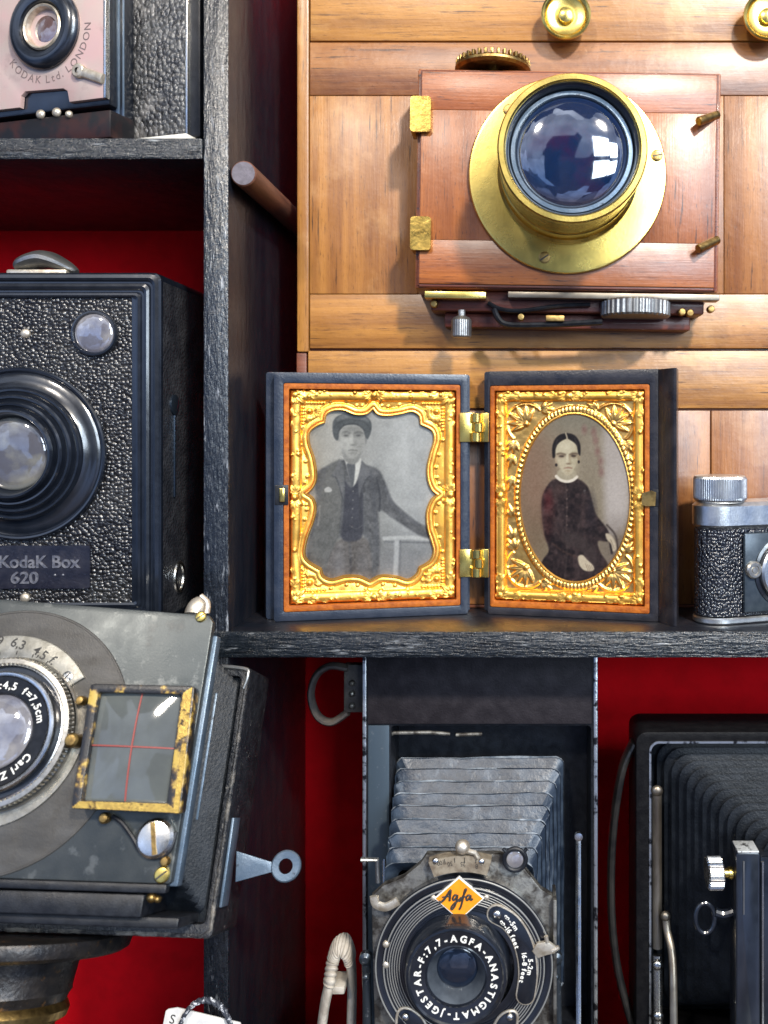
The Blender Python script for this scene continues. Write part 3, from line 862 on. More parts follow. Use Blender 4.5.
def paint_girl(X, Z):
    c = Canvas(X, Z)
    g = np.clip((Z - 200) / 550, 0, 1); h = np.clip((X - 180) / 370, 0, 1)
    c.C[:] = np.stack([124 + 26 * h - 8 * g, 112 + 28 * h - 10 * g, 92 + 32 * h - 14 * g], -1)
    c.C += ((pnoise(X, Z, 60, 11) - .5) * 22)[..., None]
    c.blob(240, 350, 60, 130, (140, 112, 92), .6, 1.6); c.blob(360, 220, 110, 40, (112, 108, 94), .6, 1.6)
    c.poly([(462, 230), (505, 260), (540, 380), (540, 520), (516, 580), (470, 590), (462, 480)], (174, 166, 160), 14, .85)
    c.blob(500, 470, 26, 80, (190, 182, 176), .6, 1.6)
    c.blob(500, 650, 60, 80, (96, 84, 76), .6, 1.5); c.blob(215, 640, 50, 90, (112, 96, 76), .5, 1.5)
    for (x, z) in ((428, 262), (434, 290), (440, 325), (450, 356), (452, 390), (398, 255)): c.blob(x, z, 8, 13, (122, 78, 76), .5, 1.5)
    c.blob(240, 470, 50, 120, (132, 98, 80), .5, 1.6)
    c.line([(470, 560), (500, 600), (506, 680)], 5, (58, 48, 44), 3)
    c.line([(478, 600), (486, 650)], 7, (44, 36, 36), 3)
    c.poly([(310, 412), (342, 422), (374, 412), (408, 436), (422, 480), (434, 524), (462, 560), (476, 584), (474, 612), (442, 612), (448, 645), (474, 690), (450, 716), (404, 738), (330, 750), (278, 730), (256, 700), (266, 670), (284, 640), (270, 590), (262, 520), (264, 470), (284, 428)], (44, 33, 33), 3)
    c.poly([(264, 470), (284, 440), (304, 470), (302, 540), (286, 610), (270, 590), (262, 530)], (70, 36, 34), 10, .55)
    c.C += (((pnoise(X, Z, 18, 17) - .5) * 34 + (pnoise(X, Z, 7, 18) - .5) * 24) * np.clip(.5 - (c.C[..., 1] - 55) / 20, 0, 1))[..., None] * np.array([1.1, .9, .85])
    c.blob(282, 480, 12, 26, (96, 30, 34), .5, 1.5); c.blob(310, 450, 20, 26, (84, 62, 56), .5, 1.5); c.blob(420, 520, 14, 50, (28, 24, 30), .6, 1.5)
    c.line([(338, 430), (342, 500), (340, 580)], 3, (84, 70, 66), 3, .7)
    for z_ in (448, 476, 504, 532, 560): c.blob(342, z_, 3, 3, (100, 84, 78), .8, .8)
    c.line([(300, 446), (318, 520), (330, 590)], 5, (74, 60, 58), 5, .6); c.line([(400, 450), (392, 520), (372, 590)], 5, (72, 58, 56), 5, .6)
    c.line([(300, 540), (322, 600), (380, 640)], 10, (62, 46, 44), 6, .7); c.line([(296, 620), (340, 650), (384, 664)], 5, (84, 62, 54), 4, .7)
    c.poly([(330, 590), (372, 588), (420, 620), (440, 660), (430, 690), (380, 640), (340, 630)], (62, 52, 50), 7, .7)
    for i in range(6): c.line([(330 + 14 * i, 620 + 7 * i), (318 + 20 * i, 700), (310 + 22 * i, 745)], 4, (68, 56, 54) if i % 2 else (30, 22, 24), 4, .6)
    c.poly([(378, 662), (392, 656), (408, 672), (426, 690), (428, 704), (412, 708), (396, 704), (382, 688)], (196, 182, 156), 2.5)
    for i in range(4): c.line([(402 + 6 * i, 684 + 2 * i), (410 + 5 * i, 708 - 2 * i)], 1.6, (122, 104, 86), 1.2, .8)
    c.poly([(466, 588), (480, 590), (496, 612), (500, 636), (490, 644), (484, 622), (470, 606)], (186, 172, 148), 2.5)
    c.line([(482, 606), (494, 636)], 1.6, (116, 100, 84), 1.2, .8)
    c.poly([(318, 384), (366, 384), (370, 410), (344, 422), (312, 410)], (166, 156, 132), 2.5)
    c.line([(308, 404), (322, 416), (343, 421), (362, 416), (374, 406)], 9, (226, 216, 198), 1.8)
    c.poly([(304, 318), (314, 296), (343, 284), (370, 296), (379, 325), (374, 360), (361, 389), (345, 401), (329, 391), (314, 364)], (190, 180, 152), 3)
    c.blob(372, 348, 11, 40, (168, 156, 128), .6, 1.3); c.blob(318, 352, 10, 28, (190, 176, 148), .5, 1.3); c.blob(338, 310, 22, 14, (208, 199, 172), .6, 1.4)
    c.blob(324, 338, 13, 8, (140, 120, 98), .7, 1.3); c.blob(364, 337, 12, 8, (126, 106, 84), .7, 1.3)
    c.line([(311, 333), (323, 331), (337, 335)], 4.2, (80, 64, 52), 3, .8); c.line([(352, 335), (364, 331), (376, 332)], 4.2, (74, 58, 48), 3, .8)
    c.blob(325, 340, 8, 3.6, (56, 43, 37), .85, 1.0); c.blob(363, 339, 7.5, 3.6, (52, 40, 34), .85, 1.0)
    c.line([(351, 338), (352, 352), (353, 362)], 6, (158, 140, 112), 4, .75); c.line([(343, 336), (343, 358)], 5, (218, 208, 182), 3, .6)
    c.blob(347, 364, 8, 3, (120, 100, 82), .75, 1.1)
    c.line([(334, 378), (346, 376), (357, 378)], 4.2, (138, 98, 84), 2.4, .9); c.blob(346, 387, 10, 3.4, (164, 144, 116), .6, 1.2)
    c.blob(330, 372, 8, 14, (190, 178, 150), .5, 1.4); c.blob(345, 396, 14, 5, (176, 160, 132), .5, 1.3)
    c.blob(308, 350, 4, 13, (178, 160, 132), .8, .9); c.blob(380, 345, 4, 12, (150, 132, 106), .8, .9)
    c.blob(308, 368, 4, 5, (34, 26, 26), 1, .7); c.blob(380, 358, 3.6, 5, (34, 26, 26), 1, .7)
    c.poly([(296, 342), (296, 305), (312, 276), (340, 266), (368, 274), (384, 300), (385, 336), (378, 330), (372, 304), (352, 288), (340, 284), (316, 298), (306, 318), (304, 342)], (26, 22, 23), 2.2)
    c.line([(338, 266), (342, 278), (343, 290)], 4, (176, 164, 140), 1.6); c.line([(312, 286), (304, 312)], 3, (56, 50, 50), 2, .8); c.line([(366, 282), (377, 306)], 3, (58, 52, 52), 2, .8)
    c.C += ((pnoise(X, Z, 5, 13) - .5) * 12 + (pnoise(X, Z, 2.2, 14) - .5) * 10)[..., None]
    return c.C

def paint_mesh(fr, x0, x1, z0, z1, y, step, fn, tozoom):
    """flat grid in the leaf frame carrying the painted colours"""
    xs = np.arange(x0, x1 + step, step); zs = np.arange(z0, z1 + step, step)
    X, Z = np.meshgrid(xs, zs, indexing='ij')
    U, V = tozoom(X, Z)
    C = srgb_lin(fn(U, V) * .77)
    bm = new(); lay = bm.verts.layers.float_color.new('paint')
    vs = []
    for i in range(len(xs)):
        row = []
        for j in range(len(zs)):
            v = bm.verts.new((xs[i], y, zs[j])); v[lay] = (*C[i, j], 1); row.append(v)
        vs.append(row)
    for i in range(len(xs) - 1):
        for j in range(len(zs) - 1):
            bm.faces.new((vs[i][j], vs[i + 1][j], vs[i + 1][j + 1], vs[i][j + 1]))
    return bm

def relief(x0, x1, z0, z1, y, step, hf, keep):
    """embossed sheet: height field hf(X, Z) towards -y, cells kept where keep(X, Z)"""
    xs = np.arange(x0, x1 + .001, step); zs = np.arange(z0, z1 + .001, step)
    X, Z = np.meshgrid(xs, zs, indexing='ij')
    Hh = hf(X, Z); K = keep(X, Z)
    bm = new()
    vs = {}
    def gv(i, j):
        if (i, j) not in vs: vs[(i, j)] = bm.verts.new((xs[i], y - Hh[i, j], zs[j]))
        return vs[(i, j)]
    for i in range(len(xs) - 1):
        for j in range(len(zs) - 1):
            if K[i, j] and K[i + 1, j] and K[i, j + 1] and K[i + 1, j + 1]:
                bm.faces.new((gv(i, j), gv(i + 1, j), gv(i + 1, j + 1), gv(i, j + 1)))
    return bm

def nuggets(X, Z, pts):
    """union of little domes (x, z, r, h) or leaves (x, z, half length, half width, angle, h)"""
    H = np.zeros(X.shape)
    for p in pts:
        x, z, r = p[:3]
        m = (np.abs(X - x) < r) & (np.abs(Z - z) < r)
        if not m.any(): continue
        dx, dz = X[m] - x, Z[m] - z
        if len(p) == 4:
            d2 = (dx * dx + dz * dz) / (r * r); h = p[3]
        else:
            w, an, h = p[3:]
            u = dx * math.cos(an) + dz * math.sin(an); v = -dx * math.sin(an) + dz * math.cos(an)
            d2 = (u / r) ** 2 + (v / (w * (1 - .45 * u / r))) ** 2
            h = h * (1 - .30 * np.exp(-(v / .7) ** 2))
        H[m] = np.maximum(H[m], h * np.sqrt(np.clip(1 - d2, 0, 1)))
    return H

def fan(x, z, an, n, spread, L, w, h):
    out = []
    for i in range(n):
        a_ = an + (i - (n - 1) / 2) * spread / max(1, n - 1)
        k = 1 - .25 * abs(i - (n - 1) / 2) / max(1, (n - 1) / 2)
        out.append((x + math.cos(a_) * L * k * .55, z + math.sin(a_) * L * k * .55, L * k * .5, w, a_, h))
    return out

def border_leaves(gx0, gx1, gz0, gz1, rng):
    """stamped ornament of a preserver frame: corner fans, centre fans, beads"""
    pts = []
    mx, mz = (gx0 + gx1) / 2, (gz0 + gz1) / 2
    for cx, cz, sx, sz in ((gx0, gz0, 1, 1), (gx1, gz0, -1, 1), (gx0, gz1, 1, -1), (gx1, gz1, -1, -1)):
        di = math.atan2(sz, sx)
        pts += fan(cx + sx * 5, cz + sz * 5, di, 5, 1.9, 16, 3.0, 4.2)
        pts += [(cx + sx * 6, cz + sz * 6, 4.4, 4.6)]
        for ax, az in ((1, 0), (0, 1)):
            base = math.atan2(sz * az, sx * ax)
            pts += fan(cx + sx * (5 + 14 * ax), cz + sz * (5 + 14 * az), base, 3, 1.1, 15, 2.8, 3.8)
            pts += fan(cx + sx * (5 + 27 * ax), cz + sz * (5 + 27 * az), base, 3, .9, 12, 2.2, 3.4)
            pts += [(cx + sx * (6 + 22 * ax), cz + sz * (6 + 22 * az), 2.8, 3.8)]
    for x, z, an, L in ((mx, gz0 + 6, 0, 1), (mx, gz1 - 6, 0, 1), (gx0 + 6, mz, math.pi / 2, 1), (gx1 - 6, mz, math.pi / 2, 1)):
        pts += [(x, z, 4.6, 4.8)]
        for s_ in (0, math.pi):
            c_, s2 = math.cos(an + s_), math.sin(an + s_)
            pts += fan(x + c_ * 3, z + s2 * 3, an + s_, 5, 1.9, 13, 2.5, 4.0)
            pts += fan(x + c_ * 14, z + s2 * 14, an + s_, 3, .9, 12, 2.2, 3.6)
            pts += [(x + c_ * 24, z + s2 * 24, 2.4, 3.4), (x + c_ * 28.5, z + s2 * 28.5, 1.8, 3.2)]
    for p in range(64):
        side = p % 4
        u = rng.random()
        x, z = ((gx0 + (gx1 - gx0) * u, gz0 + 5), (gx0 + (gx1 - gx0) * u, gz1 - 5), (gx0 + 5, gz0 + (gz1 - gz0) * u), (gx1 - 5, gz0 + (gz1 - gz0) * u))[side]
        pts.append((x + rng.uniform(-3, 5), z + rng.uniform(-3, 5), rng.uniform(1.6, 3.4), rng.uniform(3.0, 4.6)))
    return pts

# ================================================================ THE HINGED PHOTOGRAPH CASE
MAT['goldmat'] = mk('satin stamped gilt mat', (.96, .56, .16), .33, 1.0, col2=(.88, .47, .11), cs=.05, bump=(('noise', .3, .25),))
def build_case():
    hinge = pt(478, 614, 86)
    t = Thing('photograph_case', 'open dark hinged case holding two small gilt framed portrait photographs', 'photograph case', (hinge.x, hinge.y, SHELF_Z))
    A = pt(274, 622, 42); B = pt(469, 614, 83)
    A.z = B.z = SHELF_Z
    FL = Frame(B, rotz(math.degrees(math.atan2(B.y - A.y, B.x - A.x))))   # left leaf: x runs 0 (hinge) to -206 (outer edge)
    A2 = pt(487, 614, 83); B2 = pt(659, 622, 42)
    A2.z = B2.z = SHELF_Z
    FR = Frame(A2, rotz(math.degrees(math.atan2(B2.y - A2.y, B2.x - A2.x))))
    wl = (B - A).length; wr = (B2 - A2).length
    Hc = 261.5
    th = 27.0
    # ---- left half
    q = FL.q
    def lrect(c, *px):   # average rectangle from four picture corners TL TR BR BL
        P = [q(x, y, c) for x, y in px]
        return (P[0].x + P[3].x) / 2, (P[1].x + P[2].x) / 2, (P[2].z + P[3].z) / 2, (P[0].z + P[1].z) / 2
    vx0, vx1, vz0, vz1 = lrect(0, (283.5, 379.5), (462, 387.5), (459.5, 606), (283, 612.5))
    bm = new()
    n = 5
    outer = rrect(-wl, -1, 0.3, Hc, 2.5, n); inner = rrect(vx0, vx1, vz0, vz1, 2.5, n)
    frame_plate(bm, outer, inner, 0, 14)
    # outer moulded back, wider on the free side
    r0 = rrect(-wl, -1, 0.3, Hc, 2.5, n); r1 = rrect(-wl - 9, 3, 0.2, Hc + 1, 3, n); r2 = rrect(-wl - 11, 3.3, 0.15, Hc + 1.5, 3.5, n); r3 = rrect(-wl - 7, 0, 4, Hc - 3, 6, n)
    loft(bm, [[(x, 14, z) for x, z in inner], [(x, 14.1, z) for x, z in r0], [(x, 15, z) for x, z in r1], [(x, 25, z) for x, z in r2], [(x, 31, z) for x, z in r3]])
    bm.faces.new([bm.verts.new((x, 31, z)) for x, z in r3])
    bm.faces.new([bm.verts.new((x, 13.6, z)) for x, z in inner])
    bev = [e_ for e_ in bm.edges if e_.is_valid and all(abs(v.co.y) < 1e-5 for v in e_.verts)]
    bmesh.ops.bevel(bm, geom=bev, offset=1.3, segments=2, affect='EDGES', profile=.5, clamp_overlap=True)
    left = t.part('case_half', bm, 'union', frame=FL, label='left half of the case with the man')
    bm = new()
    gx0, gx1, gz0, gz1 = lrect(0, (290, 386), (456, 393), (457, 600), (288, 606))
    frame_plate(bm, rrect(vx0 + .3, vx1 - .3, vz0 + .3, vz1 - .3, 2.2, n), rrect(gx0, gx1, gz0, gz1, 1.5, n), 0.8, 8)
    bevel_all(bm, 0.9)
    t.part('velvet_edge', bm, 'velvet', parent=left, frame=FL)
    # shaped window of the left mat (picture crop coordinates -> leaf)
    Z4 = [(395, 184), (412, 203), (445, 207), (485, 201), (520, 194), (545, 208), (550, 236), (585, 254), (594, 285), (582, 330), (572, 375), (574, 415), (586, 446), (606, 463), (584, 482), (570, 520), (572, 570), (584, 610), (592, 645), (580, 678), (545, 700), (536, 722), (508, 740), (470, 730), (420, 727), (384, 744), (350, 729), (305, 728), (262, 739), (234, 728), (226, 705), (187, 682), (172, 655), (180, 605), (200, 550), (208, 510), (200, 478), (176, 461), (200, 438), (210, 405), (203, 350), (187, 300), (188, 262), (212, 240), (236, 230), (242, 205), (264, 191), (300, 190), (338, 204), (372, 202)]
    cusp = {0, 6, 13, 20, 25, 30, 37, 44}
    cpx = [(250 + x / 3.2, 350 + y / 3.2) for x, y in Z4]
    dc = 1.5
    loc = [q(x, y, dc) for x, y in cpx]
    win = []
    m = len(loc)
    idx = sorted(cusp) + [sorted(cusp)[0] + m]
    for a, b in zip(idx, idx[1:]):
        seg = [loc[i % m] for i in range(a, b + 1)]
        win += smooth_path([Vector((p.x, 0, p.z)) for p in seg], 5)[:-1]
    wpoly = [(p.x, p.z) for p in win]
    rng = random.Random(3)
    def hfL(X, Z):
        de = np.minimum(np.minimum(X - gx0, gx1 - X), np.minimum(Z - gz0, gz1 - Z))
        dw = poly_dist(X, Z, wpoly)
        pts = border_leaves(gx0, gx1, gz0, gz1, rng)
        for cx, cz, sx, sz in ((gx0, gz0, 1, 1), (gx1, gz0, -1, 1), (gx0, gz1, 1, -1), (gx1, gz1, -1, -1)):
            for q_ in range(5):
                a_ = math.atan2(sz, sx) + (q_ - 2) * .5
                pts += fan(cx + sx * 22 + math.cos(a_) * 4, cz + sz * 24 + math.sin(a_) * 4, a_, 3, .8, 11, 1.9, 2.4)
            pts += [(cx + sx * 21, cz + sz * 23, 3.2, 3.0)]
            pts += [(cx + sx * (16 + 3.4 * j), cz + sz * 14.5, 1.6, 1.5) for j in range(7)] + [(cx + sx * 14.5, cz + sz * (16 + 3.4 * j), 1.6, 1.5) for j in range(9)]
        for i in range(0, len(wpoly), 5):     # little leaves following the window
            x, z = wpoly[i]
            x2, z2 = wpoly[(i + 1) % len(wpoly)]
            dx, dz = x2 - x, z2 - z; Ln = math.hypot(dx, dz) + 1e-6
            nx, nz = -dz / Ln, dx / Ln
            for sg in (1, -1):
                xx, zz = x + nx * 8.6 * sg, z + nz * 8.6 * sg
                pts.append((xx, zz, 2.0, 1.3))
        N = nuggets(X, Z, pts)
        rope = np.clip(1 - ((de - 7) / 5.5) ** 2, 0, 1) ** .5 * 3.0
        base = 2.4 * np.exp(-np.clip(dw - 6, 0, 99) / 7.0) * -1
        lip = np.clip(1 - ((dw - 3.4) / 3.4) ** 2, 0, 1) ** .5 * 2.6
        N = np.where(dw < 6.4, 0, N)
        return base + np.maximum(np.maximum(rope, N), lip) - np.clip(1.2 - de, 0, 2) * 2.5 + (pnoise(X, Z, 6, 20) - .5) * .3
    bm = relief(gx0, gx1, gz0, gz1, 6, 0.75, hfL, lambda X, Z: poly_dist(X, Z, wpoly) > 0.2)
    t.part('gilt_frame', bm, 'gold', parent=left, frame=FL, ang=1.3)
    bm = new()
    rings = []
    for off, y in ((0.6, 4.6), (-0.6, 4.4), (-1.6, 6.5), (-1.8, 11)):
        ring = []
        for i in range(len(win)):
            a, b2 = win[i - 1], win[(i + 1) % len(win)]
            d_ = (b2 - a).normalized(); nrm = Vector((-d_.z, 0, d_.x))
            cand = win[i] + nrm * 1.0
            ins = poly_dist(np.array([cand.x]), np.array([cand.z]), wpoly)[0] < 0
            nrm = nrm if ins else -nrm
            ring.append((win[i].x - nrm.x * off, y, win[i].z - nrm.z * off))
        rings.append(ring)
    loft(bm, rings)
    t.part('window_lip', bm, 'goldsm', parent=left, frame=FL)
    xs = [p[0] for p in wpoly]; zs = [p[1] for p in wpoly]
    pc = 10.0
    def tz(F, ox, oy):
        Qa, Qb, Qc = F.q(ox + 30, oy + 30, pc), F.q(ox + 230, oy + 30, pc), F.q(ox + 30, oy + 230, pc)
        def f(X, Z):
            # exact: project leaf point back to the picture
            P = np.stack([X, np.full(X.shape, pc), Z, np.ones(X.shape)], -1) @ np.array(F.M).T
            k = (D + P[..., 1]) / D
            return (P[..., 0] / k + VX - ox) * 3.2, (VY - P[..., 2] / k - oy) * 3.2
        return f
    bm = paint_mesh(FL, min(xs) - 5, max(xs) + 5, min(zs) - 5, max(zs) + 5, pc, 0.62, paint_man, tz(FL, 250, 350))
    t.part('photograph', bm, 'photo', parent=left, frame=FL, label='grey photograph of a man in a cap and suit', ang=3)
    bm = new()
    p = q(281.5, 495, -.5)
    box(bm, p.x - 7, p.x + 7, -.6, 3, p.z - 10.5, p.z + 10.5, .6, 1); box(bm, p.x - 2, p.x + 3.6, -3.5, 1, p.z - 7.5, p.z + 7.5, 1.2, 0)
    t.part('catch', bm, ['brass', 'blackmt'], parent=left, frame=FL)
    # ---- right half
    q = FR.q
    vx0, vx1, vz0, vz1 = lrect(0, (489.5, 385.5), (649, 383.5), (651, 615.6), (489.7, 606))
    bm = new()
    outer = rrect(1, wr, 0.3, Hc + 3.5, 2.5, n); inner = rrect(vx0, vx1, vz0, vz1, 2.5, n)
    frame_plate(bm, outer, inner, 0, 14)
    r0 = rrect(1, wr, 0.3, Hc + 3.5, 2.5, n); r1 = rrect(-7, wr + 2, 0.2, Hc + 4.2, 3, n); r3 = rrect(3, wr - 2, 4, Hc + .5, 6, n)
    loft(bm, [[(x, 14, z) for x, z in inner], [(x, 14.1, z) for x, z in r0], [(x, 15, z) for x, z in r1], [(x, 23, z) for x, z in r1], [(x, 28, z) for x, z in r3]])
    bm.faces.new([bm.verts.new((x, 28, z)) for x, z in r3])
    bm.faces.new([bm.verts.new((x, 13.6, z)) for x, z in inner])
    bev = [e_ for e_ in bm.edges if all(abs(v.co.y) < 1e-5 for v in e_.verts)]
    bmesh.ops.bevel(bm, geom=bev, offset=1.3, segments=2, affect='EDGES', profile=.5, clamp_overlap=True)
    # raised flange along the free edge, folding forward
    e0, e1 = FR.I @ Vector((B2.x, B2.y, SHELF_Z)), FR.I @ Vector((pt(675, 626, 20).x, 20, SHELF_Z))
    sec = [(e0.x - 1.2, 4), (e0.x - 0.5, -0.8), (e1.x - 3.5, e1.y + 1.5), (e1.x - .5, e1.y), (e1.x + 1.6, e1.y + 2), (e1.x + 2.2, e1.y + 26), (e0.x + 1.5, 22)]
    loft(bm, [[(x, y, z) for x, y in sec] for z in (0.2, 3, Hc - 2, Hc + 3)], cap=True)
    right = t.part('case_half', bm, 'union2', frame=FR, label='right half of the case with the young woman')
    gx0, gx1, gz0, gz1 = lrect(0, (493.5, 391), (643.5, 389), (645.5, 608.5), (494.5, 599.5))
    bm = new()
    frame_plate(bm, rrect(vx0 + .3, vx1 - .3, vz0 + .3, vz1 - .3, 2.2, n), rrect(gx0, gx1, gz0, gz1, 1.5, n), 0.8, 8)
    bevel_all(bm, 0.9)
    t.part('velvet_edge', bm, 'velvet', parent=right, frame=FR)
    oc = q(573.4, 498.2, 4); orx = (q(629.5, 498, 4).x - q(517.3, 498, 4).x) / 2; orz = (q(573, 412.5, 4).z - q(573, 584, 4).z) / 2
    def od(X, Z):
        r = np.sqrt(((X - oc.x) / orx) ** 2 + ((Z - oc.z) / orz) ** 2)
        return (r - 1) * (orx + orz) / 2 * .92, np.arctan2((Z - oc.z) / orz, (X - oc.x) / orx)
    rng = random.Random(8)
    bw = 12.0
    def hfR(X, Z):
        de = np.minimum(np.minimum(X - gx0, gx1 - X), np.minimum(Z - gz0, gz1 - Z))
        dw, th_ = od(X, Z)
        pts = border_leaves(gx0, gx1, gz0, gz1, random.Random(8))
        N = np.where(de < bw, nuggets(X, Z, pts), 0)
        rope = np.clip(1 - ((de - 6.5) / 4.8) ** 2, 0, 1) ** .5 * 3.6 + np.clip(1 - ((de - 2) / 1.4) ** 2, 0, 1) ** .5 * 1.2
        border = np.maximum(rope, N + .5 * (N > 0)) - np.clip(1.2 - de, 0, 2) * 2
        # mat: corner flowers, scrolls and a milled oval rim
        mat_ = np.full(X.shape, -3.2)
        lv = []
        for cx, cz, sx, sz in ((gx0 + 13, gz0 + 13, 1, 1), (gx1 - 13, gz0 + 13, -1, 1), (gx0 + 13, gz1 - 13, 1, -1), (gx1 - 13, gz1 - 13, -1, -1)):
            bx_, bz_ = cx + sx * 21, cz + sz * 23
            out = math.atan2(-sz, -sx)
            lv += fan(bx_, bz_, out, 6, 2.5, 24, 3.0, 3.0) + [(bx_, bz_, 3.4, 3.0)]
            for ax, az, ll in ((1, 0, 30), (0, 1, 34)):
                lv += fan(cx + sx * (8 + ll * ax), cz + sz * (8 + ll * az), math.atan2(sz * (az - .35 * ax), sx * (ax - .35 * az)), 4, 1.5, 15, 2.3, 2.4)
            r = np.hypot(X - bx_, Z - bz_); a = np.arctan2((Z - bz_) * -sz, (X - bx_) * -sx)
            mat_ += np.where(a > -.9, np.exp(-((r - 21.5) / 1.3) ** 2) * 1.7, 0) * np.where(a < 2.4, 1, 0)
        for zz, up in ((-46, 1), (-22, 1), (22, -1), (46, -1)):
            for sx in (-1, 1):
                cx, cz = (gx0 + bw + 7 if sx < 0 else gx1 - bw - 7), oc.z + zz
                lv += fan(cx, cz, up * math.pi / 2 - sx * up * .3, 3, 1.1, 15, 2.1, 2.3)
        mat_ += nuggets(X, Z, lv)
        mat_ += (pnoise(X, Z, 4, 31) - .5) * .3
        rim = np.clip(1 - ((dw - 2.8) / 2.9) ** 2, 0, 1) ** .5 * (1.5 + .55 * np.sign(np.sin(th_ * 100))) - 2.6
        mat_ = np.where(dw < 6, np.maximum(rim, -3.0), mat_)
        return np.where(de < bw, border, mat_)
    deR = lambda X, Z: np.minimum(np.minimum(X - gx0, gx1 - X), np.minimum(Z - gz0, gz1 - Z))
    bm = relief(gx0, gx1, gz0, gz1, 5.5, 0.85, hfR, lambda X, Z: (od(X, Z)[0] > 0.1) & (deR(X, Z) < bw + .9))
    t.part('gilt_frame', bm, 'gold', parent=right, frame=FR, ang=1.3)
    bm = relief(gx0 + 10, gx1 - 10, gz0 + 10, gz1 - 10, 5.6, 0.8, lambda X, Z: np.where(deR(X, Z) < bw, -3.2, hfR(X, Z)), lambda X, Z: od(X, Z)[0] > 0.1)
    t.part('mat', bm, 'goldmat', parent=right, frame=FR, ang=1.3)
    bm = new()
    rings = []
    for k_, y in ((1.012, 8.0), (.992, 7.6), (.978, 9), (.974, 12)):
        rings.append([(oc.x + orx * k_ * math.cos(2 * math.pi * i / 120), y, oc.z + orz * k_ * math.sin(2 * math.pi * i / 120)) for i in range(120)])
    loft(bm, rings)
    t.part('window_lip', bm, 'goldsm', parent=right, frame=FR)
    bm = paint_mesh(FR, oc.x - orx - 4, oc.x + orx + 4, oc.z - orz - 4, oc.z + orz + 4, pc, 0.6, paint_girl, tz(FR, 460, 350))
    t.part('photograph', bm, 'photo', parent=right, frame=FR, label='oval photograph of a young woman in a dark dress', ang=3)
    bm = new()
    p = q(649.5, 498, -1)
    box(bm, p.x + 3, p.x + 12, -.8, 3, p.z - 9, p.z + 9, .6, 1)
    prism(bm, [(p.x - 8, p.z - 7), (p.x - 4, p.z - 8.5), (p.x + 6, p.z - 8), (p.x + 7, p.z + 6), (p.x + 2, p.z + 8), (p.x - 8, p.z + 5)], -2.6, 1, .6, 0)
    t.part('catch', bm, ['brassdk', 'blackmt'], parent=right, frame=FR)
    # ---- hinges
    for pya, pyb in ((413, 442), (549, 577)):
        bm = new()
        for F, xa, xb in ((FL, 459.5, 477.5), (FR, 478.5, 489)):
            a, b2 = F.q(xa, pyb, -1.2), F.q(xb, pya, -1.2)
            tt = new()
            box(tt, a.x, b2.x, -2.6, -.4, a.z, b2.z, .6)
            X = t.I @ F.M
            merge(bm, tt, lambda p: X @ p)
        c0 = t.I @ pt(477.5, (pya + pyb) / 2, 80)
        hz = (pyb - pya) * 1.085
        for i in range(3):
            za = c0.z - hz / 2 + hz * i / 3
            lathe(bm, (c0.x + (1.2 if i == 1 else -1.2), c0.y - 1, za), [(0, .2), (5.6, .2), (6, .8), (6, hz / 3 - .8), (5.6, hz / 3 - .3), (0, hz / 3 - .3)], 20, EX, EY, EZ)
        t.part('hinge', bm, 'brass')
build_case()

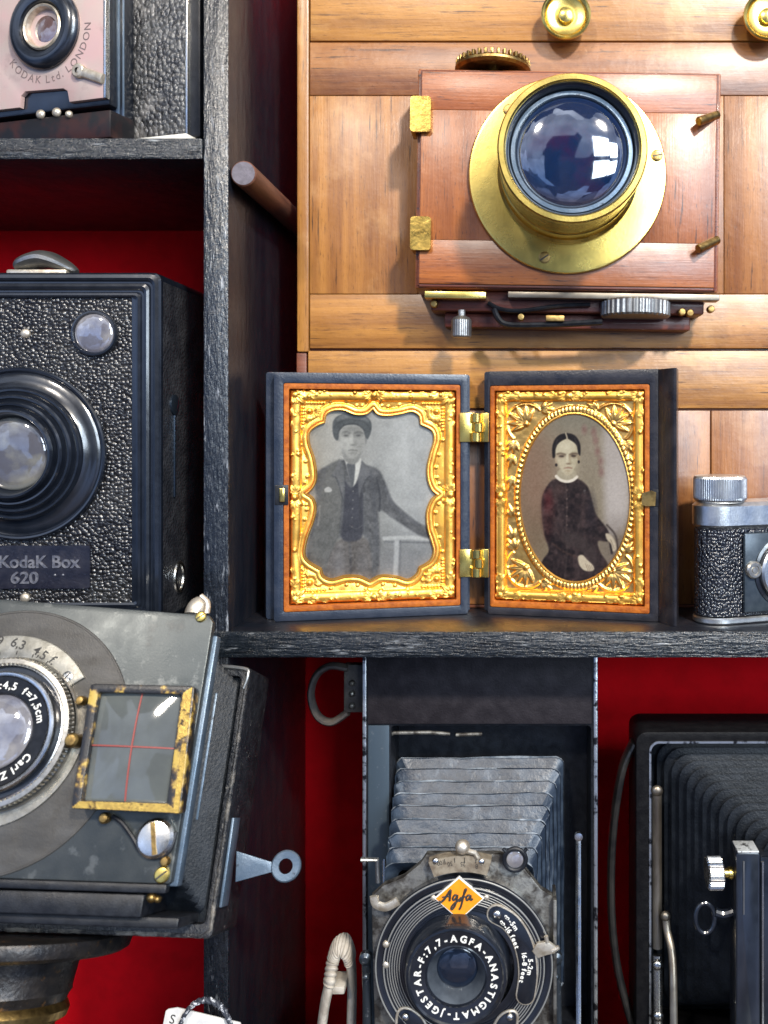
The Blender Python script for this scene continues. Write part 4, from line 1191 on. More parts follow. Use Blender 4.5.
# ================================================================ BLACK BOX CAMERA, LEFT
def build_box_camera():
    Yf = 12.0
    t = Thing('box_camera', 'black pebbled leather box camera with stepped round lens and name plate, on the left shelf', 'camera', (pt(10, 0, Yf).x, Yf, SHELF_Z))
    q = t.q
    x0, x1, z1 = q(-140, 400).x, q(161, 400).x, q(40, 272).z
    dep = 168
    bm = new()
    tt = new()
    prof = rrect(x0, x1, 0.3, z1, 9, 6)
    frame_in = rrect(q(-112, 400).x, q(131.5, 400).x, 16, q(40, 296).z, 3, 6)
    def scaled(d, y, r):
        return [(x, y, z) for x, z in rrect(x0 + d, x1 - d, 0.3 + d, z1 - d, r, 6)]
    rings = [scaled(0, dep, 9), scaled(0, 5, 9), scaled(.6, 2, 8.6), scaled(2.5, 0, 8), scaled(6, -.8, 7), scaled(8.2, .2, 6.5), scaled(9.4, 2.6, 6), scaled(11, 2.6, 6), scaled(12.2, .2, 6), scaled(14.6, -.8, 5.6), scaled(17, .2, 5), scaled(18.4, 2.4, 5), scaled(20, 2.4, 5), scaled(21.4, .2, 5), scaled(23.5, -.2, 4), scaled(25.6, .8, 4)]
    R2 = [(x, 1.0, z) for x, z in frame_in]; R3 = [(x, 5.0, z) for x, z in frame_in]
    loft(bm, rings + [R2, R3])
    bm.faces.new([bm.verts.new(p) for p in scaled(0, dep, 9)])
    bmesh.ops.recalc_face_normals(bm, faces=bm.faces[:])
    for f in bm.faces:
        if f.normal.x > .9 and f.calc_area() > 2000: f.material_index = 1
    t.part('body', bm, ['black', 'sideleather'], ang=.4)
    bm = new()
    fi = rrect(q(-112, 400).x + .3, q(131.5, 400).x - .3, 16.3, q(40, 296).z - .3, 3, 6)
    prism(bm, fi, 3.2, 6)
    t.part('leather_panel', bm, 'leather')
    # lens
    c = q(19.5, 453.5, 0)
    o = (c.x, 0, c.z)
    bm = new()
    lathe(bm, o, [(87, 4), (88, 1), (87.4, -1.5), (86, -2.8), (84.2, -2.4), (83.2, -.4), (82, .4), (80.8, -.4), (79.4, -1.2), (75, -2), (70, -3.6), (67.4, -5.4), (66.6, -8.4),
                  (65, -10.6), (63.2, -10.6), (62, -8.4), (61, -7.6), (60, -9), (59.2, -13), (57.6, -15), (55.8, -15), (54.6, -12.6), (53.6, -11.8), (52.6, -13.4), (51.8, -17.4), (50.2, -19.2), (48.6, -19),
                  (47.6, -16.6), (46.8, -16), (45.8, -18), (45, -23), (43.4, -25), (41.4, -25.2), (40, -23), (39, -17), (37.4, -13), (36.4, -11)], 128)
    lr = t.part('lens_rings', bm, 'black', ang=.45)
    bm = new(); lathe(bm, o, dome(36.6, 8, -11), 72)
    t.part('lens_glass', bm, 'lensgrey', parent=lr)
    f = q(95, 333.5, 2)
    bm = new(); lathe(bm, (f.x, 0, f.z), [(23.6, 3.5), (23.6, 0), (22.6, -2), (21, -2.2), (20, -.4), (19.6, 1)], 56)
    vf = t.part('viewfinder', bm, 'black')
    bm = new(); lathe(bm, (f.x, 0, f.z), dome(20, 4.5, 1), 48)
    t.part('finder_glass', bm, 'lenspale', parent=vf)
    bm = new(); p = q(25, 333.5, 2); lathe(bm, (p.x, 3.2, p.z), dome(5.2, 3.4, 0, 6), 20)
    t.part('rivet', bm, 'cream')
    bm = new(); p = q(24.5, 598, 2); lathe(bm, (p.x, 3.2, p.z), dome(5, 3.4, 0, 6), 20)
    t.part('rivet', bm, 'cream')
    # name plate
    a, b = q(-70, 588.5, 1), q(90, 545.5, 1)
    bm = new(); prism(bm, rrect(a.x, b.x, a.z, b.z, 2.5, 4), .4, 4, 1.0)
    np_ = t.part('name_plate', bm, mats := 'nameplate')
    bm = new()
    p = q(80.5, 561.5, .4); text_line(bm, 'KodaK Box', 17.5, (p.x, .5, p.z), ext=1.3, align='R', bold=.35)
    p = q(25, 577.5, .4); text_line(bm, "620", 16.5, (p.x, .5, p.z), ext=1.3, bold=.35, sx=1.15)
    for px in (55, 63): 
        p = q(px, 575, .4); lathe(bm, (p.x, .5, p.z), dome(1.4, 1.2, 0, 4), 10)
    t.part('lettering', bm, 'embossed', parent=np_)
    # right side fittings
    xs = x1 + .1
    def side(px, py):
        w = t.I @ pt(0, 0, 0)
        X = t.M.translation.x + xs
        k = X / (px - VX)
        return Vector((xs, k * D - D - Yf, (VY - py) * k - SHELF_Z))
    bm = new()
    p = side(174, 405)
    lathe(bm, p, [(11, 0), (11, 1.6), (9, 2.4), (0, 2.4)], 28, EY, EZ, EX)
    a, b = side(174, 412), side(174, 497)
    box(bm, xs - 1, xs + 1.8, p.y - 2, p.y + 2, b.z, a.z, .5)
    t.part('latch', bm, 'steelblue')
    bm = new(); p = side(179, 577)
    loop_tube(bm, p, 12, 2.6, 32, EY, EZ, 15)
    t.part('side_catch', bm, 'chrome')
    # winder on top
    bm = new()
    a, b = q(12, 274, 34), q(72, 267, 34)
    tz_ = z1
    box(bm, a.x, b.x, 22, 48, tz_ - .4, tz_ + 7, 2.2)
    t.part('handle_plate', bm, 'cream')
    bm = new()
    pts = [(q(17, 268, 34).x, 34, tz_ + 8.5), (q(25, 262, 34).x, 34, tz_ + 14), (q(44, 256, 34).x, 34, tz_ + 19), (q(60, 260, 34).x, 34, tz_ + 15), (q(77, 268, 34).x, 34, tz_ + 6)]
    tube(bm, smooth_path(pts, 6), 6.2, 14, flat=2.2, up=(0, 0, 1), rfn=lambda s: .35 + 1.1 * math.sin(math.pi * min(1, max(0, s))) ** .8)
    p = q(44, 253, 34); lathe(bm, (p.x, 34, tz_ + 22), [(7, 0), (5.5, 3), (2, 4.5), (0, 4.7)], 20, EX, EY, EZ)
    t.part('carrying_handle', bm, 'steel')
MAT['nameplate'] = mk('blue black name plate', (.008, .009, .018), .25, col2=(.016, .016, .026), cs=.08, r2=.45, spec=.7, patches=(((.16, .15, .14), .3, .66, .76),), bump=(('noise', .4, .3),))
MAT['lensgrey'] = mk('grey lens glass', (.22, .215, .19), .05, .2, col2=(.10, .10, .12), cs=.03, cr=(.4, .6), spec=.8, ior=1.7, coat=1.0)
MAT['embossed'] = mk('highlit embossed letters', (.07, .075, .10), .25, col2=(.16, .16, .18), cs=.2, spec=.8)  # paler than the plate, painting in highlights on the raised edges
MAT['steelblue'] = mk('blued steel', (.05, .07, .10), .25, .8)
build_box_camera()

# ================================================================ TOP LEFT FOLDING CAMERA WITH PINKISH FACE
def build_pink_camera():
    zt = VY - 138
    Y0 = 20.0
    o = pt(105, 0, Y0); o.z = zt
    t = Thing('folding_camera', 'folding camera with pinkish enamelled lens face and dark leather body on the top left shelf', 'camera', o, rotz(-16))
    q = t.q
    def P(*pp, c=0): return [(q(x, y, c).x, q(x, y, c).z) for x, y in pp]
    # face plate with a notch at the foot
    bm = new()
    poly = P((-110, 122), (20, 107.5), (21, 96), (25, 91.5), (63, 88.5), (67, 91), (69, 102), (105, 97.5), (106, -70), (-110, -70))
    prism(bm, poly, 0, 5, 1.2)
    face = t.part('face_plate', bm, 'pink')
    bm = new()
    a, b = q(103.4, 98, -.6), q(106, -60, -.6)
    box(bm, a.x, b.x, -1, 5.4, a.z, b.z, .6)
    t.part('face_trim', bm, 'chrome', parent=face)
    c = q(41.5, 26.5, -6)
    bm = new()
    oo = (c.x, 0, c.z)
    lathe(bm, oo, [(43, -.1), (43.4, -3), (42, -6), (38, -9), (33, -10), (27, -8.4), (24.4, -4), (23.4, 2)], 80)
    bz = t.part('lens_bezel', bm, 'black', parent=face)
    bm = new()
    lathe(bm, oo, [(24.6, 4), (24, -6), (22.6, -7.4), (20.8, -6.4), (19.8, -1), (19.4, 4)], 64)
    t.part('inner_ring', bm, 'cream', parent=bz)
    bm = new(); lathe(bm, oo, dome(20, 5, 3.6), 56)
    t.part('lens_glass', bm, 'lensbrown', parent=bz)
    bm = new()
    text_arc(bm, 'KODAK Ltd. LONDON', 11.5, (c.x, -.05, c.z), 52.5, 238, ext=.25, gap=.2, inward=True)
    t.part('lettering', bm, 'inksoft', parent=face)
    bm = new()
    a, b = q(79, 71, -2), q(103, 79, -2)
    tube(bm, [(a.x, -2.4, a.z), (a.lerp(b, .5).x, -2.6, a.lerp(b, .5).z), (b.x, -2.4, b.z)], 5.2, 10, flat=.5, up=(0, 0, 1))
    lathe(bm, (a.x, 0, a.z), [(7.4, -.2), (7.4, -4), (6, -5), (3, -5)], 24); lathe(bm, (a.x, 0, a.z), [(3, -5), (2.6, -2), (0, -2)], 16, mi=1)
    t.part('lever', bm, ['cream', 'ink'], parent=face)
    # standard and bed behind the face
    bm = new()
    x0, x1 = q(-110, 60, 10).x, q(112, 60, 10).x
    box(bm, x0, x1, 6, 26, q(60, 112, 10).z, 210, 2)
    xa, xb = q(113.5, 60, 24).x, q(125.5, 60, 24).x
    box(bm, xa, xb, 20, 37, 14, 210, 1.4)
    t.part('standard', bm, 'black')
    bm = new()
    for pa, pb in ((116.5, 119.6), (122.5, 124.2)):
        bm = new(); box(bm, q(pa, 60, 19).x, q(pb, 60, 19).x, 18.4, 19.8, 16, 205, .5)
        t.part('strut', bm, 'bluesteel')
    bm = new()
    a = q(72, 126, -2); b = q(126, 107, -2)
    box(bm, x0, q(112, 110, 0).x, -2, 34, 6, q(110, 110, 0).z, 2)
    bed = t.part('bed', bm, 'bedbrown')
    for px, py in ((39.5, 114), (55.5, 112), (68, 114)):
        bm = new()
        p = q(px, py, -4); lathe(bm, (p.x, -2, p.z), dome(5.2 if px < 60 else 4, 4, 0, 6), 20)
        t.part('screw', bm, 'cream', parent=bed)
    # body
    bx1 = q(189, 60, 36).x
    bm = new()
    box(bm, x0, bx1 + 12, 38, 92, 12, 220, 2.5)
    body = t.part('body', bm, 'blackmt')
    bm = new()
    a, b = q(130.6, 126, 36), q(185, 126, 36)
    box(bm, a.x, b.x, 35.6, 38.4, 13, 214, .8)
    t.part('leather_panel', bm, 'leatherlit', parent=body)
    bm = new()
    for pa, pb in ((126.5, 130.2), (185.4, 187.8)):
        bm = new(); box(bm, q(pa, 60, 34).x, q(pb, 60, 34).x, 33.5, 38.2, 12, 214, .7)
        t.part('trim', bm, 'chrome', parent=body)
    bm = new()
    box(bm, q(122, 130, 28).x, q(190, 130, 28).x, 22, 60, .3, 11.5, 1.5)
    t.part('foot', bm, 'footwhite', parent=body)
    bm = new(); box(bm, q(56, 130, 30).x, q(121.5, 130, 30).x, 26, 60, .3, 6, 1)
    t.part('foot', bm, 'footwhite', parent=body)
MAT['lensbrown'] = mk('brown lens glass', (.10, .055, .05), .04, spec=1.0, ior=1.8, col2=(.3, .28, .3), cs=.04, cr=(.5, .75), coat=1.0)
MAT['inksoft'] = mk('worn grey lettering', (.16, .12, .115), .5)
MAT['bedbrown'] = mk('dark brown camera bed', (.028, .010, .009), .4, col2=(.007, .007, .009), cs=.03, cr=(.42, .55), spec=.3)
MAT['footwhite'] = mk('ivory foot', (.72, .70, .64), .4, col2=(.6, .57, .5), cs=.1)
build_pink_camera()

# ================================================================ PLATE CAMERA, BOTTOM LEFT, TILTED BACK ON A TRIPOD HEAD
TILT = rotx(-23) @ roty(1.7)
PC = pt(100, 745, -120)
def build_plate_camera():
    t = Thing('plate_camera', 'grey fronted plate camera tilted back, red cross hairs on its finder, atop the tripod head', 'camera', PC, TILT)
    q = t.q
    bm = new()
    X0 = -275
    prism(bm, [(X0, -105.5), (79, -105.5), (80.5, -104), (80.5, 108), (76, 114.5), (X0, 131)], 0, 8, 1.2)
    board = t.part('lens_board', bm, 'plate')
    bm = new()
    box(bm, X0, 84, 8.4, 20, -108, 98, 1.6)
    box(bm, X0, 81.5, 20.3, 28, -104, 94, 1.4)
    t.part('standard', bm, 'bluesteel')
    bm = new()
    box(bm, X0, 78, -1.5, 8, -112.5, -105.8, 1.2)
    t.part('lower_rail', bm, 'blackmt')
    # large disc
    o = q(0, 738, 0); r = (q(125, 681, 0) - o).length * .985
    bm = new(); lathe(bm, (o.x, 0, o.z), [(r + 1.2, -.1), (r + .6, -1), (r - .6, -1), (r - 1, -.5), (0, -.5)], 160)
    disc = t.part('lens_disc', bm, 'platedk', parent=board)
    # aperture plate
    lo = q(-5, 731, -3)
    def arcseg(r0, r1, a0, a1, n=40):
        A = [math.radians(a0 + (a1 - a0) * i / n) for i in range(n + 1)]
        return [(lo.x + r1 * math.sin(a), lo.z + r1 * math.cos(a)) for a in A] + [(lo.x + r0 * math.sin(a), lo.z + r0 * math.cos(a)) for a in A[::-1]]
    k = .85
    R = lambda px: px * k
    bm = new(); prism(bm, arcseg(R(70), R(97), -60, 55), -3, -.3, 1.0)
    prism(bm, arcseg(R(70), R(92), 95, 215), -2.4, -.3, .8)
    ap = t.part('aperture_plate', bm, 'scale')
    bm = new()
    for s_, px, py, rr in (('4,5', 40.5, 652.5, 31), ('f.', 53.5, 660, 42), ('6,3', 18.5, 643.5, 16), ('9', 0.5, 640.5, 2)):
        p = q(px, py, -3); text_line(bm, s_, 11.5, (p.x, -3.05, p.z), ang=-math.radians(rr), ext=.25, bold=.1)
    for a in range(-50, 45, 13):
        a = math.radians(a); x, z = lo.x + R(77) * math.sin(a), lo.z + R(77) * math.cos(a)
        x2, z2 = lo.x + R(80.5) * math.sin(a), lo.z + R(80.5) * math.cos(a)
        tube(bm, [(x, -3.1, z), (x2, -3.1, z2)], .5, 6)
    t.part('lettering', bm, 'ink', parent=ap)
    bm = new(); p = q(67.5, 676.5, -3); screw(bm, (p.x, -2.8, p.z), 4.6, 1.4, 0, .9)
    t.part('screw', bm, ['chrome', 'ink'], parent=ap)
    # lens barrel
    lo = q(-3.5, 732, -15); R = lambda px: px * .812
    oo = (lo.x, 0, lo.z)
    bm = new()
    lathe(bm, oo, [(R(79), -.5), (R(79), -6), (R(78), -7)], 128)
    lathe(bm, oo, [(R(76), -7), (R(77), -8), (R(77), -15), (R(75.6), -16.4), (R(71), -16.8), (R(70), -15)], 384, rad=lambda i, h: (1.0 if i % 4 < 2 else .968) if -15.5 < h < -7.5 else 1.0)
    kr = t.part('knurled_ring', bm, 'steeldk', ang=.3)
    bm = new()
    lathe(bm, oo, [(R(70), -13), (R(69.6), -16), (R(68.4), -16.6), (R(67.2), -15), (R(66.8), -12)], 128, mi=0)
    lathe(bm, oo, [(R(66.8), -12), (R(62.6), -12), (R(62.2), -17)], 128, mi=1)
    lathe(bm, oo, [(R(62.2), -17), (R(61.6), -19.6), (R(60), -20.8), (R(58.4), -20.6), (R(56.5), -20)], 128, mi=0)
    t.part('lens_rim', bm, ['chrome', 'black'], parent=kr)
    bm = new()
    lathe(bm, oo, [(R(56.6), -21), (R(56), -19.6), (R(40), -16.5), (R(38.8), -17.5), (R(38), -16)], 128)
    tr = t.part('name_ring', bm, 'blackmt', parent=kr)
    bm = new()
    text_arc(bm, '1:4,5  f=7,5cm', 8.8, (lo.x, -18.4, lo.z), R(47.5), -12, ext=.3, gap=.16, bold=.12)
    text_arc(bm, 'Carl Zeiss', 8.8, (lo.x, -18.4, lo.z), R(47.5), 116, ext=.3, gap=.16, bold=.12)
    t.part('lettering', bm, 'white', parent=kr)
    bm = new(); lathe(bm, oo, dome(R(38.6), 7, -14, 12), 72)
    t.part('lens_glass', bm, 'lenspale', parent=kr)
    # viewfinder
    c0 = -22.0
    O = [q(x, y, c0) for x, y in ((90.5, 683.5), (194.5, 686), (180, 814), (71, 808.5))]
    I = [q(x, y, c0) for x, y in ((98, 692), (181.5, 694), (167, 803), (80.5, 800.5))]
    def ringof(P, r=2.0):
        out = []
        n = len(P)
        for i in range(n):
            a, b, c = P[i - 1], P[i], P[(i + 1) % n]
            u, v = (a - b).normalized(), (c - b).normalized()
            for s_ in (0, .5, 1):
                out.append(b + u * r * (1 - s_) ** 2 + v * r * s_ ** 2)
        return [(p.x, p.z) for p in out]
    bm = new()
    frame_plate(bm, ringof(O, 3), ringof(I, 1.5), c0, c0 + 14)
    bevel_all(bm, .9)
    # brass shows on the right and bottom bars, black elsewhere
    mid = sum(I, Vector()) / 4
    fr = t.part('finder_frame', bm, 'worn')
    bm = new()
    def strip(a, b, c, d, y0=c0 - .7, y1=c0 + .3):
        prism(bm, [(p.x, p.z) for p in (a, b, c, d)], y0, y1, .4)
    def lp(A, B, s_): return A.lerp(B, s_)
    strip(lp(O[3], I[3], .1), lp(O[2], I[2], .1), lp(O[2], I[2], .92), lp(O[3], I[3], .92))
    strip(lp(O[1], I[1], .15), lp(lp(O[1], I[1], .15), lp(O[2], I[2], .15), .40), lp(lp(O[1], I[1], .85), lp(O[2], I[2], .85), .44), lp(O[1], I[1], .85))
    strip(lp(lp(O[1], O[2], .45), lp(I[1], I[2], .45), .1), lp(O[2], I[2], .1), lp(O[2], I[2], .5), lp(lp(O[1], O[2], .45), lp(I[1], I[2], .45), .45))
    t.part('bare_brass', bm, 'brassworn', parent=fr)
    bm = new()
    g = [m_ + (m_ - mid).normalized() * 1.5 for m_ in I]
    N_ = 16
    gv_ = [[None] * (N_ + 1) for _ in range(N_ + 1)]
    for i in range(N_ + 1):
        for j in range(N_ + 1):
            u_, v_ = i / N_, j / N_
            p_ = g[0].lerp(g[1], u_).lerp(g[3].lerp(g[2], u_), v_)
            gv_[i][j] = bm.verts.new((p_.x, c0 + 8.0 - 7.5 * (1 - (2 * u_ - 1) ** 2 * .6) * (1 - (2 * v_ - 1) ** 2 * .6) + 1.6, p_.z))
    for i in range(N_):
        for j in range(N_):
            bm.faces.new((gv_[i][j], gv_[i + 1][j], gv_[i + 1][j + 1], gv_[i][j + 1]))
    t.part('finder_glass', bm, 'finderglass', parent=fr)
    bm = new()
    for a, b in (((141.5, 693), (124, 801)), ((88, 745), (173.5, 748.5))):
        A, B = q(*a, c0 + 4), q(*b, c0 + 4)
        line_ = []
        for i in range(25):
            w_ = 2 * i / 24 - 1
            p_ = A.lerp(B, i / 24)
            line_.append(Vector((p_.x, c0 + 9.6 - 7.5 * (1 - .6 * w_ * w_) - .5, p_.z)))
        bm = new(); tube(bm, line_, .75, 6)
        t.part('hairline', bm, 'redline', parent=fr)
    bm = new()
    cc = t.q(130, 748, -6); box(bm, cc.x - 36, cc.x + 36, -8, -.6, cc.z - 42, cc.z + 42, 2)
    t.part('finder_block', bm, 'blackmt', parent=fr)
    for px, py, r_, h_ in ((81, 700.5, 4, 6), (76.5, 741, 6, 15), (104, 818, 4.5, 5), (164, 861.5, 4, 3)):
        bm = new(); p = q(px, py, -6); lathe(bm, (p.x, -1, p.z), [(r_, 0), (r_, -h_), (r_ * .7, -h_ - 2), (0, -h_ - 2.4)], 20)
        t.part('hinge_pin', bm, 'brassdk')
    bm = new(); p = q(153.5, 838.5, -8)
    screw(bm, (p.x, -2, p.z), 15.5, 6, 0, -1.33)
    big = t.part('large_screw', bm, ['chrome', 'brassdk'])
    bm = new()
    pts = [q(x, y, -3) for x, y in ((112, 816), (122, 823), (133, 838), (140, 850), (150, 857), (162, 856), (171, 848), (176, 832))]
    tube(bm, smooth_path(pts, 5), 1.8, 8)
    t.part('spring_lever', bm, 'blackmt')
    for px, py, r_, an in ((161.5, 875, 7.2, .7), (200.5, 616.5, 5.6, .7)):
        bm = new(); p = q(px, py, -2); screw(bm, (p.x, -.2, p.z), r_ * .88, 2.4, 0, an)
        t.part('screw', bm, ['brass', 'ink'], parent=board)
    bm = new(); p = q(152, 897.5, 4); lathe(bm, (p.x, 4, p.z), dome(4.2, 5, 0, 6), 16)
    t.part('screw', bm, 'brassdk')
    bm = new(); p = q(158, 899, 4); lathe(bm, (p.x, 4, p.z), dome(3, 4, 0, 6), 16)
    t.part('screw', bm, 'brassdk')
    # little cap at the top right corner
    bm = new()
    p = q(196.5, 610, 13)
    lathe(bm, p, [(9.5, -4), (9.8, 0), (9.2, 5), (7.4, 9), (4.4, 11.8), (0, 12.8)], 28, EX, EY, Vector((.18, 0, 1)).normalized())
    tube(bm, smooth_path([p + Vector((4, -6, 12)), p + Vector((11, -5, 6)), p + Vector((12, -5, -4))], 5), 2.6, 10)
    t.part('corner_stud', bm, 'cream')
    # rear slide plate, bellows and body
    bm = new()
    x_ = q(217, 700, 44).x
    box(bm, X0, x_, 42, 47, q(200, 820, 44).z, q(217, 693, 44).z, .8)
    t.part('rear_plate', bm, 'bluesteel')
    rings = []
    n = 12
    for i in range(n + 1):
        s_ = i / n
        w = 72 + 18 * s_ + (3.5 if i % 2 else 0)
        rings.append([(x, 29 + (66 - 29) * s_, z) for x, z in rrect(X0 + 10 - (3 if i % 2 else 0), w, -98 - 36 * s_, 84 - 22 * s_ + (3 if i % 2 else 0), 6, 3)])
    bm = new(); loft(bm, rings)
    t.part('bellows', bm, 'bellowsdk', ang=.3)
    bm = new()
    zb, zt_, xr = -151, 78, 103.0
    outer = rrect(X0 - 16, xr, zb, zt_, 5, 4); inner = rrect(X0 - 6, xr - 8, zb + 11, zt_ - 9, 4, 4)
    frame_plate(bm, outer, inner, 60, 132)
    bevel_all(bm, 1.6)
    body = t.part('body', bm, 'scuffed', ang=.7)
    bm = new()
    ep = [(-120, 61, zb + 2), (xr - 8, 61, zb + 2), (xr - 2.4, 61, zb + 7), (xr - 2.2, 61, -40), (xr - 2.2, 61, zt_ - 8), (xr - 8, 61, zt_ - 2), (40, 61, zt_ - 2)]
    dense = []
    for a_, b_ in zip(ep, ep[1:]):
        m_ = max(2, int((Vector(b_) - Vector(a_)).length / 3))
        dense += [Vector(a_).lerp(Vector(b_), i / m_) for i in range(m_)]
    rg_ = random.Random(2)
    tube(bm, [p_ + Vector((rg_.gauss(0, .2), rg_.gauss(0, .2), rg_.gauss(0, .2))) for p_ in dense], 2.0, 8)
    t.part('worn_edge', bm, 'wornedge', parent=body)
    bm = new(); prism(bm, rrect(X0 - 5.6, xr - 8.4, zb + 11.4, zt_ - 9.4, 4, 4), 68, 131)
    t.part('bellows_well', bm, 'bellowsdk')
    bm = new(); box(bm, X0 + 20, 88, 12, 64, zb + 12, zb + 20, 1.5); box(bm, -190, 60, 2, 64, zb + 20.3, -114, 1.5)
    t.part('bed', bm, 'blackmt')
    # wire lug arm on the right
    bm = new()
    cq = lambda x, y: q(x, y, 74)
    a0, a1, r0 = cq(237, 851), cq(236, 882), cq(286.5, 866)
    bx = xr + .4
    ring_o = r0
    n1, n2 = cq(272, 862), cq(272, 872)
    prism(bm, [(a0.x, a0.z), (n1.x, n1.z), (n2.x, n2.z), (a1.x, a1.z)], 72, 75, .6)
    lathe(bm, (ring_o.x, 0, ring_o.z), [(7, 71.4), (6.4, 70.6), (12, 70.2), (13.2, 71.4), (13.2, 75), (12, 76), (7, 76), (7, 71.4)], 40)
    A, B = cq(243, 818), cq(232, 907)
    box(bm, bx, bx + 2.6, 66, 86, B.z, A.z, .7)
    t.part('strap_lug', bm, 'bluesteel')
    bm = new()
    pts = [(xr - 4, 60, 58), (xr - 1, 58, 70), (xr - 6, 58.5, 76), (60, 58.5, 78)]
    tube(bm, smooth_path(pts, 5), 1.8, 8)
    t.part('corner_wire', bm, 'steel')
MAT['steeldk'] = mk('nickel knurling', (.55, .52, .46), .3, .9, col2=(.36, .34, .30), cs=.2)
build_plate_camera()

def build_tripod():
    L = TILT
    base = PC + TILT @ Vector((-84, 95, -152.5))
    t = Thing('tripod_head', 'blackened brass tripod head with worn rim and brass collar under the plate camera', 'tripod', (base.x, base.y, FLOOR_Z))
    F = Frame(base, TILT)
    bm = new()
    lathe(bm, (0, 0, 0), [(0, 0), (94, -.2), (98, -2), (99, -6), (97.5, -13), (93, -16), (60, -17), (57, -18.5)], 128, EX, EY, EZ)
    t.part('disc', bm, 'tripod', frame=F)
    bm = new()
    lathe(bm, (0, 0, 0), [(57, -18), (58.5, -22), (57, -27), (55.5, -44), (56, -47), (54, -50), (52, -56)], 96, EX, EY, EZ)
    t.part('neck', bm, 'tripod', frame=F)
    bm = new()
    lathe(bm, (0, 0, 0), [(50, -53), (54, -56), (56.5, -61), (55, -67), (50, -70), (47, -71), (47, -120), (60, -124), (60, -150), (0, -152)], 96, EX, EY, EZ)
    t.part('collar', bm, 'brassdk', frame=F)
    bm = new()
    w = t.I @ (base + TILT @ Vector((0, 0, -140)))
    lathe(bm, (w.x, w.y, 0), [(0, w.z + 10), (52, w.z + 10), (52, 26), (104, 16), (108, 0.4), (0, 0.2)], 64, EX, EY, EZ)
    t.part('foot', bm, 'tripod')
build_tripod()

